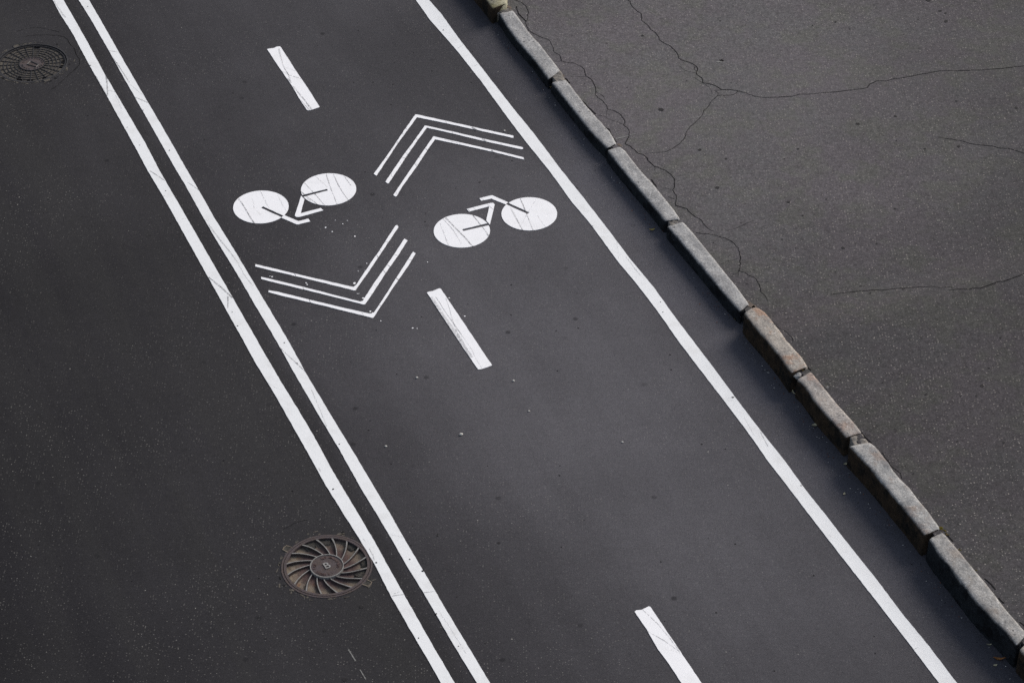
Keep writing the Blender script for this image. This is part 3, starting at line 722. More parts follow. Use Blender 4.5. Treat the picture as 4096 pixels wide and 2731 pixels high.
GROUP_K = "kerbstones between the road and the pavement"
MID = []            # (u, v, z) of the kerb's middle for the pavement's edge
KENDS = []
def build_stone(i, s):
    h = s["h"]
    N = 64
    Fp = resample([P(x, y, h) for x, y in s["f"]], N)
    Bp = resample([P(x, y, h) for x, y in s["b"]], N)
    Gp = resample([P(x, y, 0) for x, y in s["g"]], N)
    for _ in range(40):                       # split faces are nearly straight
        for k in range(1, N - 1):
            Fp[k] = (Fp[k - 1] + Fp[k] * 2 + Fp[k + 1]) / 4
    KENDS.append((Fp[0], Bp[0], Fp[-1], Bp[-1], h, Gp[0], Gp[-1]))
    for k in range(4, N - 4, 6):
        m = (Fp[k] + Bp[k]) / 2
        MID.append((m.dot(UV), m.dot(VV), h, Bp[k].dot(VV)))
    amp = s["rough"]
    seed = i * 7.31
    rows, NTOP = [], 8
    for k in range(N):
        e = min(k, N - 1 - k)
        drop = (0.008, 0.002, 0.0)[e] if e < 3 else 0.0
        inset = (0.006, 0.002, 0.0)[e] if e < 3 else 0.0
        F, B, G = Fp[k].copy(), Bp[k].copy(), Gp[k].copy()
        out = Vector((F.x - B.x, F.y - B.y, 0)).normalized()
        # the face leans no more than a few centimetres
        lean = (G - F).dot(out)
        lean = max(0.018, min(lean, 0.05))
        G = Vector((F.x, F.y, 0)) + out * lean
        w = (F - B).length
        C = F + out * 0.014
        prof = [(G + Vector((0, 0, -0.04)), 1), (G, 1)]
        for t in (0.2, 0.4, 0.6, 0.78):
            prof.append((G.lerp(Vector((C.x, C.y, h - 0.022)), t), 1))
        prof.append((Vector((C.x, C.y, h - 0.022)), 1))
        prof.append((Vector((F.x, F.y, h - 0.010)) + out * 0.008, 1))
        prof.append((Vector((F.x, F.y, h - 0.004)) - out * 0.003, 0))
        for t in range(1, NTOP):
            prof.append((F.lerp(B, (t + 0.35 * (1 - t / NTOP)) / NTOP), 0))
        prof.append((B + Vector((0, 0, -0.002)), 0))
        prof.append((B - out * 0.008 + Vector((0, 0, -0.010)), 0))
        prof.append((B - out * 0.010 + Vector((0, 0, -0.12)), 0))
        row = []
        top_z = h
        for j, (p, mi) in enumerate(prof):
            q = p.copy()
            if q.z > 0.02:
                q.z -= drop * (q.z / h)
            q -= out * inset * (1 if j < 8 else 0)
            nz = noise.noise(q * 14 + Vector((seed, 0, 0)))
            n2 = noise.noise(q * 45 + Vector((0, seed, 0)))
            if mi == 1:
                q += out * (0.0036 * nz + 0.0022 * n2) * amp
                q.z += 0.002 * n2 * amp if q.z > 0.03 else 0
            else:
                q.z += (0.0032 * nz + 0.0012 * n2) * amp
            row.append(q)
        rows.append(row)
    nP = len(rows[0])
    o3 = (Fp[N // 2] + Bp[N // 2]) / 2
    o3.z = 0
    verts = [v - o3 for r in rows for v in r]
    faces = []
    for k in range(N - 1):
        for j in range(nP - 1):
            faces.append((k * nP + j, (k + 1) * nP + j, (k + 1) * nP + j + 1, k * nP + j + 1))
    faces.append(tuple(range(nP)))
    faces.append(tuple(reversed([(N - 1) * nP + j for j in range(nP)])))
    me = mesh_from(verts, faces, None, True)
    film = me.attributes.new("film", "FLOAT", "POINT")
    prof_film = [1, 1, 1, 1, 1, 0.95, 0.78, 0.60, 0.45, 0.24] + [0.0] * nP
    for k in range(N):
        for j in range(nP):
            film.data[k * nP + j].value = max(prof_film[j], 0.9 if (k == N - 1 and j < 16) else 0)
    ob = link("kerbstone", me, (M[s["top"]],))
    ob.location = o3
    tag(ob, s["label"], "kerbstone", GROUP_K)
    return ob

for i, s in enumerate(STONES):
    build_stone(i, s)

def joint_fill(i, label, low=0.02, mat="mortar", inset=0.0):
    """old mortar left in the joint between stone i and i+1"""
    A, Bk = KENDS[i], KENDS[i + 1]
    h = min(A[4], Bk[4]) - low
    q = [A[2].lerp(A[3], 0.12 + inset), A[3].copy(), Bk[1].copy(), Bk[0].lerp(Bk[1], 0.12 + inset)]
    ctr = sum(q, Vector()) / 4
    q = [ctr + (p - ctr) * 1.12 for p in q]
    n = 8
    vs, fs = [], []
    for a_ in range(n + 1):
        for b_ in range(n + 1):
            s_, t_ = a_ / n, b_ / n
            p = q[0].lerp(q[1], s_).lerp(q[3].lerp(q[2], s_), t_)
            p.z = h + 0.012 * noise.noise(p * 30) + 0.006 * noise.noise(p * 80)
            vs.append(p)
    for a_ in range(n):
        for b_ in range(n):
            k = a_ * (n + 1) + b_
            fs.append((k, k + n + 1, k + n + 2, k + 1))
    rim = [a_ * (n + 1) for a_ in range(n + 1)] + [n * (n + 1) + b_ for b_ in range(1, n + 1)] + \
          [a_ * (n + 1) + n for a_ in range(n - 1, -1, -1)] + [b_ for b_ in range(n - 1, 0, -1)]
    base = len(vs)
    for r in rim:
        vs.append(Vector((vs[r].x, vs[r].y, 0.01)))
    m = len(rim)
    for k in range(m):
        fs.append((rim[(k + 1) % m], rim[k], base + k, base + (k + 1) % m))
    ctr.z = 0
    bm_ = mesh_from([v - ctr for v in vs], fs, None, True)
    o = link("mortar_joint", bm_, (M[mat],))
    o.location = ctr
    me = o.data
    bm = bmesh.new(); bm.from_mesh(me); bmesh.ops.recalc_face_normals(bm, faces=bm.faces); bm.to_mesh(me); bm.free()
    tag(o, label, "mortar", "mortar left in the kerb joints")
joint_fill(0, "reddish mortar behind the near end of the mossy yellowish kerbstone", 0.004, inset=0.25)
joint_fill(1, "brown mortar patch in the joint beside the pits of the grey kerbstone", 0.004, inset=0.2)
joint_fill(2, "thin pale mortar in the joint at the forked crack, by the chipped kerbstone", 0.012, inset=0.25)
joint_fill(3, "narrow mortar seam above the rusty leaves in the gutter", 0.012, inset=0.1)
joint_fill(6, "wide crumbling mortar lump between the pinkish kerbstone and the long rusty one", 0.010, "mortar", inset=0.16)

# broken corner of the pinkish stone
def chunk(name, c, size, mat, seed, squash=0.7):
    bm = bmesh.new()
    bmesh.ops.create_icosphere(bm, subdivisions=3, radius=1.0)
    for v in bm.verts:
        p = v.co.copy()
        k = 1 + 0.28 * noise.noise(p * 1.6 + Vector((seed, 0, 0))) + 0.12 * noise.noise(p * 4 + Vector((0, seed, 0)))
        v.co = Vector((p.x * size[0] * k, p.y * size[1] * k, max(-0.5, p.z) * size[2] * k))
    me = bpy.data.meshes.new("mesh"); bm.to_mesh(me); bm.free()
    o = link(name, me, (M[mat],))
    o.location = c
    return o
o = chunk("stone_chip", P(*Z6([(45, 150)])[0], 0.155), (0.040, 0.030, 0.020), "granite_mid", 3.1)
o.rotation_euler = (0, 0, 0.9)
tag(o, "broken grey stone chip lodged in the joint above the pinkish kerbstone", "stone chip")

# ------------------------------------------------------------------ pavement
MID.sort()
# paving level: flush with the stones, never above the lower stone at a joint
HS = []
for i_, K in enumerate(KENDS):
    h_ = 0.105 if i_ == 0 else K[4]
    up = h_ if i_ == 0 else min(h_, KENDS[i_ - 1][4] if i_ > 1 else 0.105)
    dn_ = h_ if i_ == len(KENDS) - 1 else min(h_, KENDS[i_ + 1][4])
    a_, b_ = ((K[0] + K[1]) / 2).dot(UV), ((K[2] + K[3]) / 2).dot(UV)
    for t_, q_ in ((0.0, up), (0.12, up), (0.5, h_), (0.88, dn_), (1.0, dn_)):
        HS.append((a_ + (b_ - a_) * t_, q_ - 0.011))
HS.sort()
def interp(x, tab):
    if x <= tab[0][0]:
        return tab[0][1]
    for i in range(1, len(tab)):
        if x <= tab[i][0]:
            t = (x - tab[i - 1][0]) / max(1e-9, tab[i][0] - tab[i - 1][0])
            return tab[i - 1][1] * (1 - t) + tab[i][1] * t
    return tab[-1][1]
def zp_raw(u):
    s = 0
    for k in range(-4, 5):
        s += interp(u + k * 0.03, HS)
    return s / 9
UMIN, UMAX = MID[0][0], MID[-1][0]
ZT = [(UMIN - 1 + i * 0.04, zp_raw(UMIN - 1 + i * 0.04)) for i in range(int((UMAX - UMIN + 2) / 0.04) + 1)]
def zp(u):
    return interp(u, ZT)
VK = [(m[0], m[1]) for m in MID]
def vk(u):
    if u < UMIN:
        return VK[0][1]
    if u > UMAX:
        return VK[-1][1]
    return interp(u, VK)
def PP(px_, py_, dz=0.0):
    z = 0.14
    for _ in range(6):
        p = P(px_, py_, z)
        z = zp(p.dot(UV))
    return Vector((p.x, p.y, z + dz))

def build_pavement():
    mb = MB()
    us = [-60, -30, -15] + [UMIN - 1 + 0.08 * i for i in range(int((UMAX - UMIN + 2) / 0.08) + 1)] + [UMAX + 8, UMAX + 25, UMAX + 80]
    us = sorted(set(us))
    dv = [0, 0.06, 0.12, 0.2, 0.35, 0.6, 1.0, 1.6, 2.4, 3.4, 5, 8, 15, 40]
    vs, fs = [], []
    for u in us:
        for k in dv:
            vs.append(UV * u + VV * (vk(u) + k) + Vector((0, 0, zp(u))))
        # the edge goes down behind the kerb
        vs.append(UV * u + VV * (vk(u) + 0.0) + Vector((0, 0, -0.05)))
    n = len(dv) + 1
    for i in range(len(us) - 1):
        for j in range(len(dv) - 1):
            fs.append((i * n + j, i * n + j + 1, (i + 1) * n + j + 1, (i + 1) * n + j))
        fs.append((i * n, (i + 1) * n, (i + 1) * n + n - 1, i * n + n - 1))
    mb.add(vs, [tuple(reversed(f)) for f in fs])
    def crack(zoom, pts, w, mi=1, amp=0.006, taper=(False, False)):
        q = wiggle([PP(a_, b_, 0.0018) for a_, b_ in zoom(pts)], amp, 0.028)
        m = len(q)
        ws = []
        for i in range(m):
            k = w * (0.75 + 0.9 * (0.5 + 0.5 * noise.noise(q[i] * 7)))
            if taper[0]:
                k *= min(1, 0.5 + i / (0.5 * m))
            if taper[1]:
                k *= min(1, 0.5 + (m - 1 - i) / (0.5 * m))
            ws.append(k)
        mb.ribbon(q, ws, mi)
    R1, R2, R3, R4 = reg(2048, 0), reg(3072, 0), reg(2048, 683), reg(3072, 683)
    W = 0.0058
    crack(R1, [(1030, -30), (1060, 0), (1085, 15), (1110, 70), (1150, 105), (1185, 125), (1190, 185), (1235, 225), (1275, 275), (1320, 305), (1350, 345), (1355, 370), (1420, 410), (1450, 420), (1495, 465), (1525, 505), (1530, 535), (1560, 555), (1640, 580), (1680, 600), (1705, 630), (1695, 685), (1745, 720), (1750, 760), (1800, 770), (1870, 790), (1925, 825), (2010, 825), (2080, 838), (2150, 855), (2230, 888), (2351, 898)], W)
    crack(R2, [(0, 898), (220, 888), (290, 868), (410, 865), (530, 852), (640, 845), (750, 830), (880, 815), (915, 805), (935, 775), (1000, 745), (1090, 745), (1150, 728), (1250, 715), (1400, 685), (1550, 660), (1640, 648), (1700, 655), (1850, 648), (1960, 645), (2130, 632), (2351, 608), (2700, 590)], W, amp=0.003)
    crack(R1, [(2080, 838), (2040, 870), (1980, 878), (1890, 880)], W * 0.7)
    crack(R1, [(1890, 880), (1870, 900), (1830, 935), (1800, 985), (1760, 1020), (1740, 1070), (1700, 1110), (1660, 1150), (1630, 1180), (1600, 1225), (1580, 1280), (1530, 1330), (1470, 1370), (1420, 1395), (1300, 1405), (1220, 1415)], W * 0.75, taper=(False, True))
    crack(R1, [(1525, 600), (1590, 650), (1700, 680)], W * 0.5, 2)
    crack(R1, [(1660, 710), (1760, 770), (1820, 810), (1840, 860)], W * 0.6, 2)
    crack(R1, [(1670, 605), (1675, 640), (1700, 660)], W * 0.5, 1)
    crack(R1, [(1855, 838), (1925, 828)], W * 0.5, 1)
    crack(R1, [(1890, 880), (1895, 855), (1870, 842)], W * 0.6, 1)
    crack(R1, [(1780, 860), (1840, 890)], W * 0.5, 2)
    crack(R1, [(20, 0), (80, 20), (130, 60), (150, 110), (145, 170), (125, 210), (150, 280), (200, 310), (280, 350), (345, 375), (375, 430), (385, 480), (440, 510), (455, 565), (500, 575), (565, 580), (640, 615), (665, 640)], W * 0.75)
    crack(R1, [(665, 640), (680, 700), (720, 725), (745, 750), (765, 800), (765, 870), (790, 900), (840, 935), (870, 970), (880, 1005), (940, 1020), (1000, 1055), (1030, 1095), (1040, 1125), (1025, 1145), (1060, 1175), (1080, 1215), (1075, 1260), (1050, 1300), (1040, 1322)], W * 0.9)
    crack(R1, [(1035, 1322), (1090, 1345), (1130, 1380), (1150, 1405), (1200, 1420), (1240, 1450), (1265, 1490), (1310, 1530), (1410, 1565)], W)
    crack(R1, [(770, 840), (830, 880), (860, 925)], W * 0.6, 2)
    crack(R3, [(1410, 0), (1460, 35), (1490, 75), (1495, 135), (1475, 175), (1510, 225), (1505, 320)], W * 0.85)
    crack(R3, [(1505, 320), (1610, 350), (1640, 390), (1690, 430), (1740, 455), (1770, 500), (1800, 530), (1860, 560)], W, taper=(False, True))
    crack(R3, [(1690, 570), (1800, 580), (1880, 595), (1960, 620), (2030, 660), (2080, 710), (2100, 790), (2095, 870), (2085, 920)], W * 0.8)
    crack(R3, [(2085, 920), (2140, 935), (2180, 965), (2240, 990), (2270, 1040), (2285, 1110), (2330, 1155), (2351, 1200)], W * 0.75, taper=(False, True))
    for z, pts in ((R1, [(455, 565), (400, 565)]), (R1, [(545, 705), (620, 705), (680, 710)]), (R1, [(790, 1060), (860, 1075), (880, 1095), (940, 1115), (1025, 1145)]),
                   (R1, [(880, 1005), (865, 1060)]), (R3, [(1360, 140), (1420, 165), (1475, 175)]), (R3, [(1430, 238), (1490, 262)]),
                   (R3, [(1900, 870), (1980, 830), (2080, 805)]), (R3, [(2020, 950), (2075, 940)]), (R3, [(2050, 1025), (2130, 1025), (2180, 1050)]), (R3, [(2265, 1022), (2351, 1020)]),
                   (R3, [(2080, 920), (2075, 975)]), (R3, [(1980, 550), (2080, 520), (2220, 460)]), (R1, [(1310, 1530), (1312, 1568)])):
        crack(z, pts, W * 0.55, 2)
    crack(R2, [(1560, 1262), (1620, 1270), (1700, 1282), (1780, 1296), (1860, 1322), (1960, 1335), (2060, 1342), (2120, 1362), (2200, 1365), (2280, 1385), (2351, 1408), (2600, 1480)], W, amp=0.003, taper=(True, False))
    crack(R4, [(580, 1135), (700, 1120), (850, 1105), (940, 1098), (1100, 1095), (1170, 1083), (1290, 1075), (1400, 1068), (1460, 1068), (1500, 1062), (1580, 1075), (1640, 1068), (1700, 1073)], W, amp=0.003, taper=(True, True))
    crack(R4, [(1660, 1098), (1740, 1088), (1850, 1088), (1880, 1080), (1950, 1080), (2020, 1055), (2110, 1020), (2170, 1015), (2240, 990), (2310, 965), (2351, 945), (2600, 880)], W, amp=0.003, taper=(True, False))
    # torn seam along the back of the kerb
    for z, pts, w in ((R1, [(490, 720), (530, 770)], 0.012), (R1, [(640, 930), (690, 980), (740, 1025), (770, 1050)], 0.012), (R1, [(840, 1165), (890, 1190), (915, 1250), (960, 1310)], 0.012),
                      (R1, [(40, 60), (60, 130), (130, 200)], 0.008), (R3, [(1280, 80), (1330, 150)], 0.008), (Z5, [(640, 320), (720, 410), (850, 480), (930, 560), (945, 610)], 0.0035),
                      (Z6, [(180, 30), (230, 80)], 0.008), (Z6, [(945, 960), (1000, 1030), (1090, 1110)], 0.008), (Z7, [(500, 235), (640, 430), (760, 520), (775, 590)], 0.0035),
                      (Z8, [(300, 85), (380, 160)], 0.009), (Z8, [(690, 530), (760, 590), (800, 640)], 0.008), (Z8, [(830, 720), (885, 775)], 0.008), (Z8, [(1040, 960), (1090, 1000)], 0.008)):
        crack(z, pts, w, 1, 0.004)
    crack(R1, [(1520, 1118), (1600, 1100), (1700, 1080), (1800, 1060), (1935, 1035)], 0.006, 4, 0.001)
    crack(R1, [(955, 1277), (1000, 1268), (1070, 1248)], 0.010, 4, 0.001)
    crack(R1, [(1085, 1243), (1132, 1232)], 0.009, 4, 0.001)
    crack(Z2, [(1285, 1010), (1355, 1140)], 0.003, 4, 0.001)
    spots = [(R1, [(1200, 330, 14), (1370, 1010, 25), (1725, 1378, 16), (1965, 1460, 12), (870, 400, 8), (1060, 805, 8), (1605, 745, 8), (1912, 195, 8)]),
             (R2, [(750, 270, 9), (1580, 103, 20), (1630, 125, 12), (1635, 198, 22), (1470, 5, 25), (1170, 1070, 14), (825, 1140, 18), (278, 1370, 12), (1440, 1368, 12), (1750, 1347, 16), (2280, 992, 16), (150, 1460, 8), (410, 237, 8), (1380, 182, 8), (1285, 268, 6), (1730, 930, 10), (620, 205, 12), (1180, 1293, 7)]),
             (R4, [(188, 290, 16), (320, 412, 9), (690, 710, 16), (997, 670, 10), (130, 630, 8), (255, 712, 7), (937, 1125, 10), (1245, 1088, 14), (1165, 350, 9), (535, 262, 8), (2135, 1535, 9), (850, 1062, 10)]),
             (R3, [(1885, 157, 18), (2105, 480, 7), (1850, 660, 7)]),
             (reg(3072, 1366), [(1965, 407, 16), (1452, 485, 12), (1915, 500, 10), (2030, 245, 10), (1740, 915, 8), (2165, 928, 9), (1335, 1213, 8), (1770, 500, 8), (1050, 378, 5), (1165, 803, 7)])]
    for z, L in spots:
        for (x, y), r in [(z([(q[0], q[1])])[0], q[2]) for q in L]:
            p = PP(x, y, 0.0018)
            rr = r / 2.2966 / 420
            mb.disc(p, rr, rr * random.uniform(0.75, 1.0), random.random() * 3, 3, 14, 0.14)
    for z, x, y, r in ((R2, 1190, 1437, 18), (R4, 1565, 460, 18), (R2, 1335, 1107, 12)):
        q = z([(x, y)])[0]
        mb.disc(PP(q[0], q[1], 0.0018), r / 1050, r / 1150, 0, 5, 12, 0.2)
    # reddish dust caught behind the kerb joints
    for x, y, rx in ((3003, 1222, 0.05), (3022, 1232, 0.045), (2985, 1205, 0.03), (2250, 303, 0.03), (2232, 296, 0.03), (2262, 322, 0.02), (2478, 580, 0.03), (2038, 30, 0.035), (2432, 528, 0.02)):
        mb.disc(PP(x, y, 0.0015), rx, rx * 0.5, -1.0, 6, 16, 0.3)
    # the small broken hole: dark lip and pale crumbs
    q = R1([(1925, 558)])[0]; p = PP(q[0], q[1], 0.0018)
    mb.disc(p, 0.020, 0.013, -0.6, 1, 12, 0.25)
    q = R1([(1905, 572)])[0]; p = PP(q[0], q[1], 0.0026)
    mb.disc(p, 0.028, 0.015, 0.0, 4, 12, 0.3)
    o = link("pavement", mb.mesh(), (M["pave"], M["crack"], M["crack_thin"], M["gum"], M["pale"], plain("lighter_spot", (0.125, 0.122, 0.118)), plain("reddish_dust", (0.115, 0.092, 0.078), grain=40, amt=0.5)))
    o["kind"] = "structure"
build_pavement()

# ------------------------------------------------------------------ manhole covers
def ring_mesh(r0, r1, z0, z1, n=96, cx=0.0, cy=0.0):
    """flat ring with walls from z0 up to z1"""
    vs, fs = [], []
    for k in range(n):
        a_ = 2 * pi * k / n
        for r, z in ((r0, z0), (r0, z1), (r1, z1), (r1, z0)):
            vs.append(Vector((cx + r * cos(a_), cy + r * sin(a_), z)))
    for k in range(n):
        k2 = (k + 1) % n
        for j in range(3):
            fs.append((4 * k + j, 4 * k + j + 1, 4 * k2 + j + 1, 4 * k2 + j))
    return vs, fs
def disc_mesh(r, z, n=96, wall=0.0):
    vs = [Vector((r * cos(2 * pi * k / n), r * sin(2 * pi * k / n), z)) for k in range(n)]
    fs = [tuple(range(n))]
    if wall:
        vs += [Vector((v.x, v.y, z - wall)) for v in vs]
        fs += [(n + k, n + (k + 1) % n, (k + 1) % n, k) for k in range(n)]
    return vs, fs
def wall_path(pts, w, z0, z1, taper=None):
    """raised bar along 2-D points with vertical sides and slightly narrower top"""
    n = len(pts)
    vs, fs = [], []
    for i in range(n):
        a_, b_ = pts[max(i - 1, 0)], pts[min(i + 1, n - 1)]
        t = Vector((b_[0] - a_[0], b_[1] - a_[1], 0)).normalized()
        s_ = Vector((-t.y, t.x, 0))
        ww = w[i] if isinstance(w, (list, tuple)) else w
        c_ = Vector((pts[i][0], pts[i][1], 0))
        vs += [c_ + s_ * ww * 0.62 + Vector((0, 0, z0)), c_ + s_ * ww * 0.42 + Vector((0, 0, z1)), c_ - s_ * ww * 0.42 + Vector((0, 0, z1)), c_ - s_ * ww * 0.62 + Vector((0, 0, z0))]
    for i in range(n - 1):
        for j in range(3):
            fs.append((4 * i + j, 4 * (i + 1) + j, 4 * (i + 1) + j + 1, 4 * i + j + 1))
    fs += [(0, 1, 2, 3), (4 * n - 1, 4 * n - 2, 4 * n - 3, 4 * n - 4)]
    return vs, fs
def obj_of(name, parts, mats, parent, smooth=False):
    mb = MB()
    for (v_, f_2), mi in parts:
        mb.add(v_, f_2, mi)
    o = link(name, mb.mesh(smooth), mats, parent)
    bm = bmesh.new(); bm.from_mesh(o.data); bmesh.ops.recalc_face_normals(bm, faces=bm.faces); bm.to_mesh(o.data); bm.free()
    return o
def lug(parent, ang, r0, r1, w, z, mat, mat2):
    e = Vector((cos(ang), sin(ang), 0)); t = Vector((-e.y, e.x, 0))
    base = [e * r0 - t * w / 2, e * r1 - t * w * 0.42, e * (r1 + 0.006) + t * 0.0, e * r1 + t * w * 0.42, e * r0 + t * w / 2]
    n = len(base)
    vs = [b_ + Vector((0, 0, z)) for b_ in base] + [b_ + Vector((0, 0, -0.004)) for b_ in base]
    fs = [tuple(range(n))] + [(n + k, n + (k + 1) % n, (k + 1) % n, k) for k in range(n)]
    rim = []
    for k in range(1, n - 1):
        rim.append(base[k])
    bar = wall_path([(p.x, p.y) for p in base], 0.007, 0.0, z + 0.003)
    return obj_of("lug", [((vs, fs), 0), (bar, 1)], (M[mat], M[mat2]), parent)

def letter(ch, size, loc, rot, z, depth, parent, name, mat):
    cu = bpy.data.curves.new("letter", "FONT")
    cu.body = ch
    cu.size = size
    cu.align_x = "CENTER"; cu.align_y = "CENTER"
    cu.extrude = depth
    cu.offset = 0.0012
    tmp = bpy.data.objects.new("tmp", cu)
    COL.objects.link(tmp)
    dg = bpy.context.evaluated_depsgraph_get()
    me = bpy.data.meshes.new_from_object(tmp.evaluated_get(dg))
    bpy.data.objects.remove(tmp)
    c_, s_ = cos(rot), sin(rot)
    for v in me.vertices:
        x, y = v.co.x, v.co.y
        v.co = Vector((loc[0] + x * c_ - y * s_, loc[1] + x * s_ + y * c_, z + v.co.z))
    return me

def join_meshes(mes):
    mb = MB()
    for me in mes:
        mb.add([v.co for v in me.vertices], [tuple(p.vertices) for p in me.polygons])
    return mb.mesh()

def manhole_swirl():
    root = thing("manhole_cover", "rust brown manhole cover with curved swirl ribs and a letter B, touching the double line", "manhole cover", (CB.x, CB.y, 0), "round manhole covers in the car lane")
    R = 0.328
    # frame: outer rim, groove, inner rim
    obj_of("frame_ring", [(ring_mesh(0.317, R + 0.003, -0.05, 0.003), 0), (ring_mesh(0.3125, 0.318, -0.05, -0.008), 1)], (M["iron"], M["pit"]), root)
    FL = -0.021
    lid = obj_of("lid", [(disc_mesh(0.314, FL), 0), (ring_mesh(0.293, 0.3125, -0.05, 0.0045), 1)], (M["iron_floor"], M["iron"]), root)
    rib_me = None
    for k in range(16):
        if rib_me is None:
            pts, ws = [], []
            for j in range(15):
                t = j / 14
                r = 0.118 + (0.296 - 0.118) * t
                ph = -0.54 * math.log(0.296 / r)
                pts.append((r * cos(ph), r * sin(ph)))
                ws.append(0.0080 + 0.006 * t ** 4)
            vs, fs = wall_path(pts, ws, FL - 0.002, 0.0)
            # the rib sinks towards the hub
            for i in range(15):
                t = i / 14
                for q in (1, 2):
                    vs[4 * i + q].z = -0.007 + 0.010 * min(1, t * 1.4)
            rib = obj_of("rib", [((vs, [f for q, f in enumerate(fs) if q % 3 != 1 or q >= 42]), 0), ((vs, [f for q, f in enumerate(fs) if q % 3 == 1 and q < 42]), 1)], (M["iron"], M["iron_worn"]), root, False)
            rib_me = rib.data
        else:
            rib = bpy.data.objects.new("rib", rib_me)
            COL.objects.link(rib); rib.parent = root
        rib.rotation_euler = (0, 0, radians(86 - 22.5 * k))
    hub = obj_of("hub", [(disc_mesh(0.119, -0.001, 72, 0.03), 0), (ring_mesh(0.116, 0.1225, -0.03, 0.004, 72), 1)], (M["iron"], M["iron_worn"]), root)
    me = letter("B", 0.088, (0, 0.0), radians(26.5), 0.001, 0.0035, root, "letter", "iron_worn")
    link("emblem", me, (M["iron_worn"],), hub)
    # worn cast inscription round the hub
    mes = []
    for ch, dx, dy, flip in (("O", 595, 1155, 1), ("2", 725, 1225, 1), ("2", 820, 1265, 1), ("O", 900, 1285, 1), ("2", 985, 1290, 1), ("I", 1085, 1285, 1), ("4", 1245, 1265, 1), (".", 1410, 1160, 1),
                             ("M", 830, 400, 0), ("O", 960, 350, 0), ("A", 1240, 330, 0), ("M", 1340, 360, 0), ("L", 1470, 400, 0), ("A", 1560, 470, 0), ("P", 1660, 570, 0), ("E", 1730, 690, 0), ("M", 1740, 790, 0), ("I", 1740, 880, 0),
                             ("S", 400, 730, 0), ("B", 405, 825, 0), ("I", 400, 970, 0)):
        x = (dx - 1105) / 14.256 / 551
        y = -(dy - 815) / 14.256 / 551 / 0.68
        a_ = atan2(y, x)
        mes.append(letter(ch, 0.026, (x, y), a_ + (pi / 2 if flip else -pi / 2), -0.001, 0.003, root, "inscription", "iron"))
    for me in mes:
        link("letter", me, (M["iron_floor"],), hub)
    for a_ in (149, -31):
        lug(root, radians(a_), R - 0.002, R + 0.044, 0.058, 0.002, "dirt", "iron_floor")
    # grit packed into five of the hollows
    for k, (an, spread, r0) in enumerate(((122, 9, 0.225), (97, 9, 0.235), (53, 8, 0.24), (10, 8, 0.245), (-14, 9, 0.215))):
        n = 14
        vs, fs = [], []
        for i in range(n + 1):
            for j in range(7):
                a_ = radians(an + (i / n - 0.5) * 2 * spread)
                r = r0 + (0.297 - r0) * j / 6 + (0.012 * noise.noise(Vector((i * 0.6, k * 3.1, 0))) if j == 0 else 0)
                z = FL + (0.002 if j == 0 else 0.010) + 0.005 * noise.noise(Vector((r * 60, a_ * 18, k)))
                vs.append(Vector((r * cos(a_), r * sin(a_), z)))
        for i in range(n):
            for j in range(6):
                fs.append((i * 7 + j, (i + 1) * 7 + j, (i + 1) * 7 + j + 1, i * 7 + j + 1))
        obj_of("packed_grit", [((vs, fs), 0)], (M["dirt"],), root, True)

